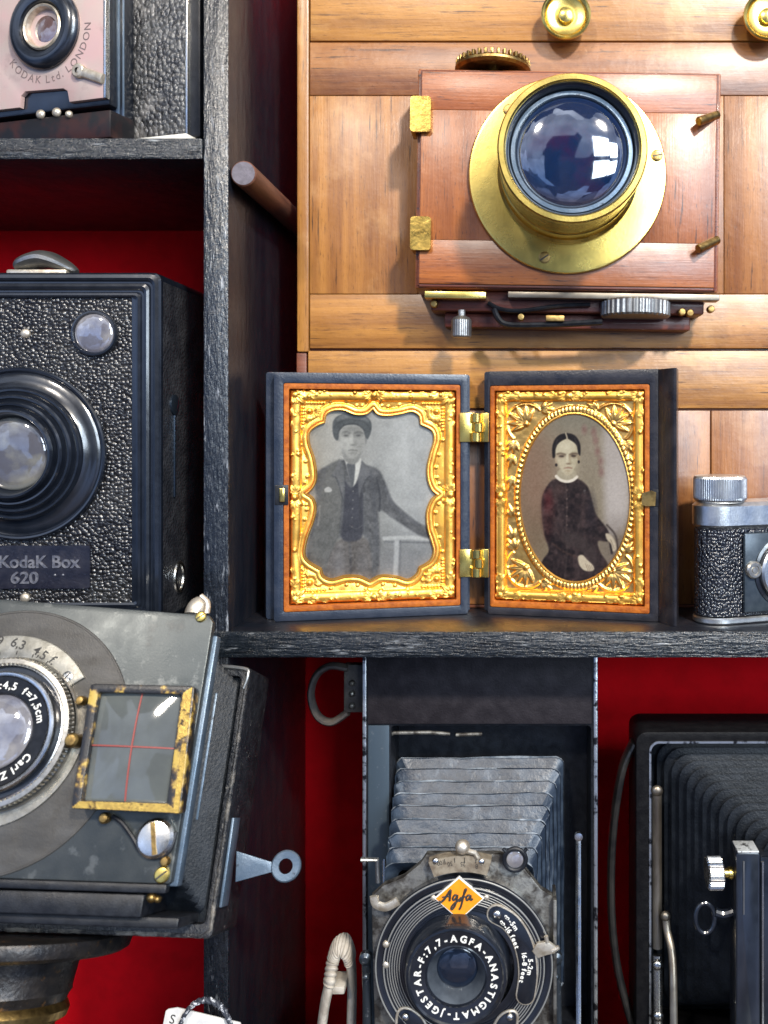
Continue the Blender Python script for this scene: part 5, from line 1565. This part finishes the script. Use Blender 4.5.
# ================================================================ AGFA FOLDING CAMERA, BOTTOM MIDDLE
def build_agfa():
    Yb = 70.0
    o = pt(480, 0, Yb); o.z = RISER_Z
    t = Thing('folding_camera', 'black folding camera with dusty grey bellows and orange diamond badge above its lens', 'camera', o)
    q = t.q
    x0, x1 = q(362.5, 800).x, q(598, 800).x
    H = (VY - 640) * (D + Yb) / D - RISER_Z
    bm = new()
    zi1 = q(480, 726).z
    outer = rrect(x0, x1, .3, H, 7, 5); inner = rrect(q(391, 800).x, q(591, 800).x, 30, zi1, 4, 5)
    frame_plate(bm, outer, inner, 0, 70)
    bevel_all(bm, 1.2)
    prism(bm, rrect(q(391, 800).x - .5, q(591, 800).x + .5, 29.5, zi1 + .5, 4, 5), 62, 69)
    body = t.part('body', bm, 'blackmt', ang=.6)
    bm = new()
    a, b = q(367.5, 724, -2), q(592, 650, -2)
    box(bm, a.x, b.x, -3.2, -.2, a.z, H - 4, 2)
    t.part('leather_panel', bm, 'leathersm', parent=body)
    for pa, pb in ((362.5, 366.4), (593.6, 597.6)):
        bm = new(); box(bm, q(pa, 800, -1.4).x, q(pb, 800, -1.4).x, -2.4, 4, 4, H - 5, .9)
        t.part('edge_trim', bm, 'nickelblue', parent=body)
    for pts in ([(382, 752), (384, 738), (394, 733), (430, 732.5), (450, 734)], [(456, 735), (482, 734)]):
        bm = new(); tube(bm, [q(x, y, 8) for x, y in pts], 2.0, 8, flat=.7)
        t.part('release_bar', bm, 'tarnish')
    # blue-grey side wall strip
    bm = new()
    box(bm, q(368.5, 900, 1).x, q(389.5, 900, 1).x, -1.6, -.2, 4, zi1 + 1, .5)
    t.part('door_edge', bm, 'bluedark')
    # bellows
    n = 8
    rings = []
    xb, xf = q(479, 800, 10).x, q(458, 975, -130).x
    zc = q(458, 975, -140).z
    for i in range(2 * n + 1):
        s_ = i / (2 * n)
        big = i % 2 == 0
        hw = (94 - 23 * s_) - (0 if big else 10)
        ht = 136 - 46 * s_ - (0 if big else 15)
        cx = xb + (xf - xb) * s_
        y = 40 - 150 * s_
        sag = 2.5 + 2.2 * math.sin(i * 2.1)
        rr = rrect(cx - hw, cx + hw, zc - ht * .9, zc + ht, 9, 4)
        if big: rings.append([(x, y - 1.3, z - sag * math.cos((x - cx) / hw * 1.5)) for x, z in rr])
        rings.append([(x, y + (.6 if big else 0), z - sag * math.cos((x - cx) / hw * 1.5)) for x, z in rr])
    bm = new(); loft(bm, rings)
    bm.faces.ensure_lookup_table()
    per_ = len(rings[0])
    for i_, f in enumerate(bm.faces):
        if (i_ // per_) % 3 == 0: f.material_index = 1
    # subdivide lightly and crumple
    bmesh.ops.subdivide_edges(bm, edges=[e_ for e_ in bm.edges if e_.calc_length() > 40], cuts=7, use_grid_fill=True)
    rng = random.Random(4)
    for v in bm.verts: v.co += Vector((rng.gauss(0, .35), rng.gauss(0, .4), rng.gauss(0, .55)))
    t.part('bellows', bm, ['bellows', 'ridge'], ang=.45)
    # standard and shutter
    c1 = -128.0
    lc_ = lambda x, y, c=c1: q(x, y, c)
    so = lc_(464.5, 962)
    k = (D + Yb + c1) / D
    o3 = (so.x, 0, so.z)
    bm = new()
    poly = [(lc_(x, y, c1 + 6).x, lc_(x, y, c1 + 6).z) for x, y in ((376, 1060), (372, 895), (384, 884), (404, 876), (421, 862), (427, 853), (500, 853), (520, 862), (541, 888), (556, 897), (557, 1060))]
    prism(bm, poly, c1 + 3, c1 + 11, .8)
    st = t.part('standard', bm, 'tarnish')
    bm = new()
    Rk = lambda r: r * k
    lathe(bm, o3, [(Rk(88), c1 + 3), (Rk(88.5), c1 - 6), (Rk(87.6), c1 - 8), (Rk(86), c1 - 8.4), (Rk(82), c1 - 8), (Rk(80), c1 - 7.2), (Rk(79), c1 - 8.6), (Rk(77.6), c1 - 8.6)], 144)
    prof = [(Rk(77.6), c1 - 8.6)]
    r = 77.0
    while r > 58: 
        prof += [(Rk(r), c1 - 9.6), (Rk(r - .9), c1 - 9.6), (Rk(r - 1.3), c1 - 8.6), (Rk(r - 2.0), c1 - 8.6)]; r -= 2.2
    prof += [(Rk(57), c1 - 9.4), (Rk(54), c1 - 10), (Rk(50), c1 - 10)]
    lathe(bm, o3, prof, 144)
    sh = t.part('shutter', bm, 'black', ang=.35)
    for r_ in (87.4, 79.4, 76, 73.6, 71.2, 68.8, 66.4, 64):
        bm = new(); loop_tube(bm, (so.x, c1 - (8.2 if r_ > 80 else 9.3), so.z), Rk(r_), .75 if r_ > 78 else .5, 120)
        t.part('engraved_ring', bm, 'ringgrey', parent=sh)
    # lens
    c2 = c1 - 22
    lo = q(456, 978, c2 - 6); o4 = (lo.x, 0, lo.z); k2 = (D + Yb + c2) / D
    R2 = lambda r: r * k2
    bm = new()
    lathe(bm, o4, [(R2(54), c1 - 9), (R2(53), c1 - 14), (R2(51.5), c2 + 1), (R2(51), c2 - 4), (R2(49.5), c2 - 6.6), (R2(47.5), c2 - 7), (R2(46), c2 - 5.4), (R2(31), c2 - 4), (R2(30), c2 - 4.4), (R2(29), c2 - 2)], 128)
    lr = t.part('lens_ring', bm, 'black', ang=.4)
    bm = new()
    lathe(bm, o4, [(R2(29.2), c2 - 2), (R2(21), c2 + 9), (R2(20.4), c2 + 11)], 96)
    t.part('lens_cone', bm, 'conegrey', parent=lr)
    bm = new()
    lathe(bm, o4, dome(R2(21), 3, c2 + 10.4), 64)
    t.part('lens_glass', bm, 'lensdark', parent=lr)
    bm = new()
    text_arc(bm, 'JGESTAR-F:7,7-AGFA-ANASTIGMAT-', 8.8, (lo.x, c2 - 5.1, lo.z), R2(38.6), -164, ext=.3, gap=.262, bold=.2, fill=359)
    t.part('lettering', bm, 'white', parent=lr)
    # orange diamond badge
    bz = c1 - 10.5
    dia = [(x, y) for x, y in ((459, 877), (484.3, 898.5), (459.5, 920.5), (434, 898.5))]
    ce = sum((q(x, y, bz) for x, y in dia), Vector()) / 4
    ring_ = [(q(x, y, bz).x, q(x, y, bz).z) for x, y in dia]
    grow = lambda g: [(ce.x + (x - ce.x) * g, ce.z + (z - ce.z) * g) for x, z in ring_]
    bm = new(); prism(bm, ring_, bz, bz + 3, .5, 0)
    badge = t.part('badge', bm, 'white', parent=sh)
    bm = new(); prism(bm, grow(.93), bz - .4, bz + .5, .1, 0)
    t.part('badge_field', bm, 'orange', parent=sh)
    bm = new()
    def stroke(pts, w):
        tube(bm, smooth_path([q(x, y, bz - .45) for x, y in pts], 6), w, 8, flat=.35, up=(0, 1, 0)) if False else tube(bm, smooth_path([q(x, y, bz - .5) for x, y in pts], 6), w, 8)
    # script lettering traced in picture units
    Z = lambda pts: [(355 + x / 3.49, 820 + y / 3.49) for x, y in pts]
    stroke(Z([(292, 284), (300, 286), (312, 276), (328, 252), (334, 246), (332, 262), (330, 282)]), 1.15)
    stroke(Z([(304, 270), (318, 267), (334, 268)]), .7)
    stroke(Z([(355, 262), (347, 263), (341, 274), (345, 280), (353, 272), (358, 261), (354, 285), (346, 304), (338, 312), (336, 305), (346, 292), (362, 280), (369, 272)]), .95)
    stroke(Z([(364, 284), (376, 268), (386, 248), (388, 242), (383, 246), (377, 272), (370, 300), (364, 312)]), 1.05)
    stroke(Z([(367, 271), (378, 269), (388, 268)]), .7)
    stroke(Z([(402, 264), (394, 263), (388, 272), (391, 280), (398, 274), (404, 264), (402, 276), (406, 279), (411, 274)]), .95)
    t.part('lettering', bm, 'ink', parent=sh)
    for px, py, r_ in ((433.5, 898, 3), (486.5, 897.5, 3), (386, 944.5, 3.4), (386, 965, 3.4)):
        bm = new(); p = q(px, py, c1 - 9); lathe(bm, (p.x, c1 - 8.4, p.z), dome(r_, 2.4, 0, 6), 18)
        t.part('rivet', bm, 'cream', parent=sh)
    # speed scale
    so2 = lc_(463, 952, c1 - 6)
    def seg(o_, r0, r1, a0, a1, n=24):
        A = [math.radians(a0 + (a1 - a0) * i / n) for i in range(n + 1)]
        return [(o_.x + r1 * math.sin(a), o_.z + r1 * math.cos(a)) for a in A] + [(o_.x + r0 * math.sin(a), o_.z + r0 * math.cos(a)) for a in A[::-1]]
    bm = new(); prism(bm, seg(so2, Rk(81), Rk(97), -20.5, 17), c1 - 9.2, c1 + 1, .6)
    sc_ = t.part('speed_scale', bm, 'speedplate')
    bm = new()
    for s_, px, py in (('100', 440.5, 863), ('50', 450, 864), ('25', 463, 864.2), ('B', 476.5, 866.5)):
        p = q(px, py, c1 - 9.3)
        an = math.atan2(p.x - so2.x, p.z - so2.z)
        text_line(bm, s_, 5.8, (p.x, c1 - 9.25, p.z), ang=math.pi - an, ext=.2, sx=.85)
    for a in (-11, -5, 1, 8):
        a = math.radians(a); tube(bm, [(so2.x + Rk(91) * math.sin(a), c1 - 9.3, so2.z + Rk(91) * math.cos(a)), (so2.x + Rk(95.5) * math.sin(a), c1 - 9.3, so2.z + Rk(95.5) * math.cos(a))], .4, 6)
    t.part('lettering', bm, 'ink', parent=sc_)
    bm = new()
    p = q(462.5, 847.5, c1 - 10); lathe(bm, (p.x, c1 - 8, p.z), [(0, 5), (4, 4)] + dome(7, 7, 0, 8), 24)
    tube(bm, [q(463, 850, c1 - 9), q(475, 853, c1 - 10), q(478, 858, c1 - 10)], 2.6, 8, flat=.7)
    t.part('speed_lever', bm, 'cream')
    for px, py in ((435.5, 861.5), (481.5, 862)):
        bm = new(); p = q(px, py, c1 - 10); lathe(bm, (p.x, c1 - 9, p.z), dome(3.2, 2.4, 0, 6), 16)
        t.part('screw', bm, 'chrome', parent=sc_)
    # brilliant finder at top right
    bm = new()
    p = q(515, 859.5, c1 - 4)
    loop_tube(bm, (p.x, c1 - 4, p.z), 10, 2.2, 36)
    for sx in (-1, 1): tube(bm, [(p.x + sx * 8, c1 - 4, p.z + 7), (p.x + sx * 11, c1 - 4, p.z + 10)], 1.8, 8)
    vf = t.part('finder_ring', bm, 'blackmt')
    bm = new(); lathe(bm, (p.x, c1 - 3, p.z), dome(9, 2, 0, 6), 28)
    t.part('finder_glass', bm, 'lenspale', parent=vf)
    # distance scale
    def track(w, y0, y1, bmx):
        ctr = [q(x, y, c1 - 9) for x, y in ((496.5, 913), (510, 921), (520.5, 936), (526.5, 955), (528, 975), (525.5, 994))]
        P = smooth_path(ctr, 6)
        L_, R_ = [], []
        for i, p_ in enumerate(P):
            d_ = (P[min(i + 1, len(P) - 1)] - P[max(i - 1, 0)]).normalized(); nn = Vector((-d_.z, 0, d_.x))
            L_.append(p_ + nn * w); R_.append(p_ - nn * w)
        d0 = (P[0] - P[1]).normalized(); d1 = (P[-1] - P[-2]).normalized()
        cap = lambda c_, d_, a, b: [c_ + d_ * w * math.sin(math.pi * j / 7) + (a - c_) * math.cos(math.pi * j / 7) for j in range(1, 7)]
        poly_ = [(v.x, v.z) for v in L_ + cap(P[-1], d1, L_[-1], R_[-1]) + R_[::-1] + cap(P[0], d0, R_[0], L_[0])]
        prism(bmx, poly_, y0, y1, .4)
    bm = new(); track(9.2, c1 - 11.5, c1 - 8, bm); t.part('distance_scale', bm, 'cream', parent=sh)
    bm = new(); track(7.9, c1 - 12, c1 - 11, bm); t.part('scale_field', bm, 'black', parent=sh)
    bm = new()
    o5 = q(464.5, 962, c1 - 12)
    def arct(s_, px, py, size=6.2):
        p = q(px, py, c1 - 12)
        rr = math.hypot(p.x - o5.x, p.z - o5.z); a0 = math.degrees(math.atan2(p.x - o5.x, p.z - o5.z))
        text_arc(bm, s_, size, (o5.x, c1 - 12.1, o5.z), rr, a0, ext=.2, gap=.16, bold=.14)
    arct('∞-5m', 504.5, 915); arct('∞-16 feet', 500, 920.5); arct('5-2m', 530.5, 958.5); arct('16-8 feet', 524, 952.5)
    t.part('lettering', bm, 'white', parent=sh)
    bm = new(); p = q(497, 914.5, c1 - 12); lathe(bm, (p.x, c1 - 12, p.z), dome(4, 2.4, 0, 6), 20)
    t.part('screw', bm, 'chrome', parent=sh)
    for cxp in (405.5, 510):
        bm = new(); p = q(cxp, 1017, c1 - 11); lathe(bm, (p.x, c1 - 11, p.z), dome(3.4, 2.4, 0, 6), 18)
        t.part('screw', bm, 'chrome', parent=sh)
    for s_, pp in ((1, [(396, 1030), (398, 1012), (408, 1008), (422, 1018), (430, 1034)]), (-1, [(516, 1034), (517, 1014), (508, 1011), (498, 1018), (490, 1034)])):
        bm = new()
        tube(bm, smooth_path([q(x, y, c1 - 10) for x, y in pp], 5), 1.3, 8)
        prism(bm, [(q(x, y, c1 - 10).x, q(x, y, c1 - 10).z) for x, y in pp], c1 - 10, c1 - 8, .3, 1)
        t.part('bottom_plate', bm, ['cream', 'black'], parent=sh)
    # levers
    bm = new()
    p = q(383, 901, c1 - 8)
    tube(bm, smooth_path([q(x, y, c1 - 8) for x, y in ((374, 896), (376, 904), (386, 907), (398, 901))], 5), 4.2, 10, flat=.5, up=(0, 0, 1))
    t.part('cocking_lever', bm, 'cream')
    bm = new()
    pts = [(q(x, y, c1 - 12).x, q(x, y, c1 - 12).z) for x, y in ((532, 951), (537, 943), (548, 941), (556, 947), (555, 953), (546, 955), (538, 958))]
    prism(bm, pts, c1 - 13, c1 - 10, .8)
    tube(bm, [q(547, 942, c1 - 12), q(546, 936, c1 - 12)], 2, 8); tube(bm, [q(552, 951, c1 - 12), q(559, 947, c1 - 12)], 2, 8)
    t.part('pointer', bm, 'cream')
    bm = new()
    tube(bm, [q(x, y, c1 + 4) for x, y in ((361, 859.5), (377, 859.5), (378, 882))], 2.2, 8, flat=1.3)
    t.part('wire_hook', bm, 'steel')
    bm = new()
    box(bm, lc_(553, 900).x, lc_(556.5, 900).x, c1 - 6, c1 + 24, lc_(0, 1060).z, lc_(0, 897).z, .8)
    t.part('standard_wing', bm, 'tarnish')
    # struts
    for px in (384.5, 578.5):
        bm = new(); a, b = q(px, 836, 4), q(px, 1080, -40)
        tube(bm, [a, a.lerp(b, .4), b], 3.0 if px > 500 else 2.4, 10, flat=.6)
        lathe(bm, a, [(4.4, 2), (4.4, -3), (0, -3.6)], 16)
        t.part('strut', bm, 'chrome')
    for px in (366, 556):
        bm = new()
        a, b = q(px, 957, c1 + 16), q(px + 3, 1080, c1 + 16)
        tube(bm, [a, b], 4.2, 12, flat=.6); lathe(bm, a + Vector((0, 2, 0)), [(6, 0), (6, -6), (3, -8), (0, -8)], 20)
        p = q(px, 976, c1 + 8); lathe(bm, p, dome(3.4, 4, 0, 6), 16)
        t.part('standard_arm', bm, 'armdark')
    bm = new(); box(bm, x0 + 14, x1 - 14, -178, 40, 8, 16, 2)
    t.part('bed', bm, 'blackmt')
    # carrying handle on its left side
    bm = new()
    pts = [q(x, y, 30) for x, y in ((348, 668), (330, 666), (316, 676), (311, 696), (318, 716), (332, 722), (348, 712))]
    tube(bm, smooth_path(pts, 6), 4.2, 10, flat=1.7)
    t.part('carrying_handle', bm, 'strapdk')
    bm = new()
    for py in (683, 694, 706):
        p = q(352, py, 26); lathe(bm, p, dome(3.4, 3, 0, 6), 16)
        t.part('stud', bm, 'tarnish'); bm = new()
    box(bm, q(344, 690, 30).x, x0 - .4, 27, 40, q(350, 712, 30).z, q(350, 664, 30).z, 2)
    t.part('handle_lug', bm, 'strapdk')
MAT['nickelblue'] = mk('worn bare metal edge', (.46, .48, .50), .3, .9, patches=(((.03, .03, .035), .08, .52, .6),), bump=(('noise', .4, .3),))
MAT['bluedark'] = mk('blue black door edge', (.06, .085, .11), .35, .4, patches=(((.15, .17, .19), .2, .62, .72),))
MAT['speedplate'] = mk('yellowed speed scale', (.40, .34, .25), .4, .5, col2=(.22, .17, .12), cs=.15, r2=.55)
MAT['ringgrey'] = mk('grey engraved line', (.24, .24, .23), .45, .3)
MAT['armdark'] = mk('dark blued arm', (.05, .062, .075), .3, .7, patches=(((.3, .31, .32), .2, .6, .7),))
MAT['tarnish'] = mk('tarnished shutter metal', (.26, .25, .225), .36, .8, col2=(.07, .062, .054), cs=.1, cr=(.42, .6), r2=.55, bump=(('noise', .4, .3),))
MAT['conegrey'] = mk('grey lens funnel', (.08, .095, .115), .35, .3, col2=(.045, .055, .07), cs=.06)
build_agfa()

# ================================================================ FOLDING CAMERA, BOTTOM RIGHT
def build_right_camera():
    Yb = 80.0
    o = pt(800, 0, Yb); o.z = RISER_Z
    t = Thing('folding_camera', 'black folding camera with nested black bellows and knurled nickel knob in the lower right corner', 'camera', o)
    q = t.q
    xL, xi = q(636, 850).x, q(651, 850).x
    zt, zi = q(700, 732).z, q(700, 743).z
    bm = new()
    outer = rrect(xL, -xL, .3, zt, 12, 6); inner = rrect(xi, -xi, 22, zi, 9, 6)
    frame_plate(bm, outer, inner, 0, 66)
    bevel_all(bm, 2)
    prism(bm, rrect(xi - .5, -xi + .5, 21.5, zi + .5, 9, 6), 58, 65)
    t.part('body', bm, 'leatherblk', ang=.6)
    bm = new()
    frame_plate(bm, rrect(xi - 2.2, -xi + 2.2, 20, zi + 2.2, 10.5, 6), rrect(xi, -xi, 22, zi, 9, 6), -1.6, 3)
    t.part('opening_rim', bm, 'nickelblue')
    n = 14
    rings = []
    z0, z1f = 40, q(790, 826, -60).z
    for i in range(2 * n + 1):
        s_ = i / (2 * n); big = i % 2 == 0
        hw = (abs(xi) - 6) * (1 - s_) + 76 * s_ - (0 if big else 8)
        tz = (zi - 8) * (1 - s_) + z1f * s_ - (0 if big else 15)
        bz_ = 30 * (1 - s_) + 120 * s_
        cx = 14 * s_
        rings.append([(x, 50 - 130 * s_, z) for x, z in rrect(cx - hw, cx + hw, bz_, tz, 22, 5)])
    bm = new(); loft(bm, rings)
    t.part('bellows', bm, 'bellowsdk', ang=.3)
    # front standard
    c1 = -95.0
    sx0 = q(736, 900, c1).x; sz1 = q(745, 853, c1).z
    bm = new()
    prism(bm, rrect(sx0, sx0 + 24, 14, sz1, 3, 4), c1, c1 + 26, 1.6)
    box(bm, sx0 + 25, 130, c1 + 4, c1 + 24, 14, sz1 - 6, 1.5)
    st = t.part('standard', bm, 'black')
    bm = new(); box(bm, sx0 + 2, sx0 + 23, c1 + 1, c1 + 24, sz1 - .6, sz1 + 1.4, .6)
    t.part('worn_top', bm, 'scuffwhite', parent=st)
    bm = new()
    tube(bm, [(sx0 + 7.5, c1 - .5, sz1 - 8), (sx0 + 7.5, c1 - .5, sz1 - 60)], .9, 6)
    t.part('edge_line', bm, 'steel', parent=st)
    bm = new(); tube(bm, [(sx0 + 27, c1 + 3, sz1 - 10), (sx0 + 27, c1 + 3, 20)], 1.4, 6)
    t.part('edge_line', bm, 'chrome', parent=st)
    kp = q(720, 873, c1 + 12)
    bm = new()
    lathe(bm, kp, [(0, -13.5), (14, -13.5), (15.6, -12), (15.6, 1), (14, 2.4), (5, 2.6)], 120, EY, EZ, EX, rad=lambda i, h: 1 if i % 4 < 2 else .95)
    kn = t.part('knob', bm, 'chrome', ang=.3)
    bm = new()
    lathe(bm, kp, [(4.6, 2), (4.6, 8), (6, 8.4), (6, 12), (4, 12.4), (4, sx0 - kp.x + 2)], 24, EY, EZ, EX)
    t.part('shaft', bm, 'brass', parent=kn)
    bm = new()
    rp = q(705, 918, c1 + 16)
    loop_tube(bm, rp, 9.5, 2.6, 40, EX, EZ, 15)
    tube(bm, smooth_path([q(715, 912, c1 + 16), q(724, 914, c1 + 16), q(737, 910, c1 + 16)], 5), 4.4, 10)
    t.part('release_ring', bm, 'black')
    # struts
    bm = new()
    tube(bm, [q(657, 790, -3), q(657, 850, -3), q(657.5, 948, -3)], 5.2, 12, flat=.7)
    lathe(bm, q(657, 791, -4), dome(6.4, 4, 0, 6), 20)
    t.part('strut', bm, 'steelwarm')
    bm = new(); tube(bm, [q(657.5, 955, -4), q(658.5, 1090, -10)], 5.0, 12, flat=.7); lathe(bm, q(657.7, 965, -8), dome(6, 4, 0, 6), 20); lathe(bm, q(658.2, 1016, -8), dome(6, 4, 0, 6), 20)
    t.part('strut', bm, 'chrome')
    bm = new()
    tube(bm, smooth_path([q(665.5, 914, -14), q(667, 930, -18), q(672, 955, -30), q(673.5, 1000, -44), q(674, 1090, -60)], 5), 4.2, 12, flat=.7)
    lathe(bm, q(665.5, 916, -16), dome(5.4, 4, 0, 6), 20)
    t.part('strut', bm, 'steelwarm')
    bm = new(); box(bm, xi + 16, 170, -160, 40, 6, 13.5, 2)
    t.part('bed', bm, 'blackmt')
    bm = new()
    pts = [q(x, y, 24) for x, y in ((634, 742), (622, 770), (613, 830), (611, 900), (616, 960), (628, 1010), (638, 1040))]
    tube(bm, smooth_path(pts, 6), 4.6, 12, flat=2.4, up=(1, 0, 0))
    t.part('carrying_strap', bm, 'strapblk')
MAT['strapblk'] = mk('black leather handle', (.012, .012, .013), .32, col2=(.03, .028, .026), cs=.05, bump=(('noise', .3, .5),))
MAT['steelwarm'] = mk('worn nickel strut', (.34, .30, .24), .3, .9, col2=(.16, .13, .10), cs=.05, r2=.45, stretch=(1, 1, .3))
MAT['leatherblk'] = mk('black morocco leather', (.004, .004, .005), .5, col2=(.008, .008, .009), cs=.1, spec=.12, bump=(('noise', .4, .5),))
MAT['scuffwhite'] = mk('scuffed bare edge', (.6, .62, .62), .4, .4, patches=(((.02, .02, .022), .12, .55, .62),), bump=(('noise', .4, .8),))
build_right_camera()

# ================================================================ MINIATURE CAMERA ON THE MIDDLE SHELF
def build_mini():
    A = pt(732, 624, 27); A.z = SHELF_Z
    t = Thing('miniature_camera', 'tiny chrome and black leather camera with knurled winding knob beside the photograph case', 'camera', A, rotz(19))
    q = t.q
    # plan outline of the body (x right along the body, y depth), rounded left end
    def plan(d, L=96):
        r = 24 - d
        out = []
        for i in range(19):
            a = math.radians(270 - 180 * i / 18)
            out.append((-2 + (r + 3) * math.cos(a), 24 + r * math.sin(a)))
        return out + [(L - d, 24 + r), (L - d, 24 - r)]
    def slab(bm, z0, z1, d, bev=1.5):
        rr = [[(x, y, z) for x, y in plan(d + e_)] for e_, z in ((bev, z0), (0, z0 + bev), (0, z1 - bev), (bev, z1))]
        loft(bm, rr, cap=True)
    bm = new(); slab(bm, .3, 7, 0); t.part('base_trim', bm, 'alu', ang=.7)
    zt = q(722, 530, 0).z; zt2 = q(722, 503, 0).z
    bm = new(); slab(bm, 8.2, zt - .2, 1.6, .4); t.part('body', bm, 'leathermini', ang=.7)
    bm = new(); slab(bm, zt, zt2, -.5, 4); t.part('top_plate', bm, 'alu', ang=.5)
    ko = (.5, 24, zt2)
    bm = new()
    lathe(bm, ko, [(24, -1), (26.2, 0.2), (27, 2)], 64, EX, EY, EZ)
    lathe(bm, ko, [(27.4, 2), (27.8, 4), (27.8, 24), (26.4, 26.4), (24, 27.4), (20, 27), (7, 26.4), (6, 26.8), (0, 26.8)], 216, EX, EY, EZ, rad=lambda i, h: 1 if not 2 < h < 26 or i % 3 else .968)
    t.part('winding_knob', bm, 'alu', ang=.3)
    bm = new()
    box(bm, q(744, 560, -2).x, 91, -3.5, 1.5, 12, zt - 4, 2)
    ff = t.part('front_plate', bm, 'frontdark')
    lo = q(786, 571, -6)
    bm = new()
    lathe(bm, (lo.x, 0, lo.z), [(37, -3.6), (37, -5), (34, -6), (33, -5), (30, -4.2)], 64)
    t.part('lens_seat', bm, 'black', parent=ff)
    bm = new()
    lathe(bm, (lo.x, 0, lo.z), [(31, -4), (31.4, -9), (29.5, -11), (14, -11.4), (12, -10), (0, -9.6)], 72)
    t.part('lens_ring', bm, 'alu', parent=ff)
    bm = new(); p = q(754, 570, -6)
    lathe(bm, (p.x, 0, p.z), [(9, -3.4), (9, -7), (7.6, -8.4), (5, -8.4), (4.6, -7.4), (3.4, -7.4), (3, -8.6), (0, -8.8)], 32)
    t.part('screw_boss', bm, 'steeldk', parent=ff)
MAT['frontdark'] = mk('dark blue grey front', (.03, .042, .055), .26, .3, col2=(.05, .065, .08), cs=.1)
MAT['alu'] = mk('brushed aluminium', (.70, .71, .71), .28, 1.0, col2=(.56, .57, .57), cs=.1, r2=.4, bump=(('noise', .5, .15),))
build_mini()

# ================================================================ RIBBED STRAP AND PAPER TAG
def build_strap():
    o = pt(338, 0, 0); o.z = RISER_Z
    t = Thing('leather_strap', 'cream ribbed leather strap standing in a loop left of the badge camera', 'strap', o)
    q = t.q
    bm = new()
    def ribbon(pts, w, th, rfn=None):
        tube(bm, pts, th, 14, flat=w / th, up=(1, 0, 0), rfn=rfn)
    back = [q(x, y, 14) for x, y in ((349, 1108), (351, 1040), (352, 985), (350, 958))]
    top = [q(x, y, 4) for x, y in ((345, 946), (338, 947), (333, 960))]
    front = [q(x, y, -6) for x, y in ((329, 985), (324, 1010), (318, 1060), (313, 1116))]
    P = smooth_path(back + top + front, 26)
    P = [Vector((p.x, p.y, max(p.z, 1))) for p in P]
    n = len(P)
    def rib(s_):
        return 1 + (.34 * (abs(math.sin(s_ * 150)) ** .7) if .30 < s_ < .70 else 0)
    ribbon(P, 10.0, 4.6, rib)
    t.part('strap_loop', bm, 'strap', ang=.9)
    bm = new()
    a = q(337, 988, -8)
    box(bm, a.x - 11, a.x + 8, -11, 16, a.z - 5, a.z + 3, 1.6)
    t.part('keeper', bm, 'strap')
build_strap()

def build_tag():
    p0 = pt(200, 1010, -60)
    o = pt(200, 0, -60); o.z = FLOOR_Z
    t = Thing('price_tag', 'grey white card tag with letter S and braided cord, leaning at the bottom edge', 'tag', o, roty(9) @ rotx(-6))
    q = t.q
    bm = new()
    P = [q(x, y, 0) for x, y in ((166, 1009), (177, 1008), (240, 1023))]
    h0 = 2
    poly = [(P[0].x - 3, h0), (P[0].x, P[0].z - 2), (P[0].x + 2, P[0].z), (P[1].x, P[1].z), (P[2].x, P[2].z), (P[2].x + 2, P[2].z - 3), (P[2].x, h0)]
    prism(bm, poly, 0, 1.6, .4)
    card = t.part('card', bm, 'paper')
    bm = new(); p = q(172.5, 1019, -.1); text_line(bm, 'S', 12, (p.x, -.1, p.z), ext=.15, ang=-.1)
    t.part('lettering', bm, 'ink', parent=card)
    bm = new()
    pts = smooth_path([q(x, y, -4) for x, y in ((176, 1040), (183, 1018), (194, 1004), (207, 1000), (220, 1006), (229, 1020), (234, 1040))], 8)
    for ph in (0, math.pi):
        pp = [p_ + Vector((0, math.cos(i * .9 + ph) * 1.3, math.sin(i * .9 + ph) * 1.3)) for i, p_ in enumerate(pts)]
        tube(bm, pp, 1.9, 8)
    t.part('cord', bm, 'cord')
build_tag()
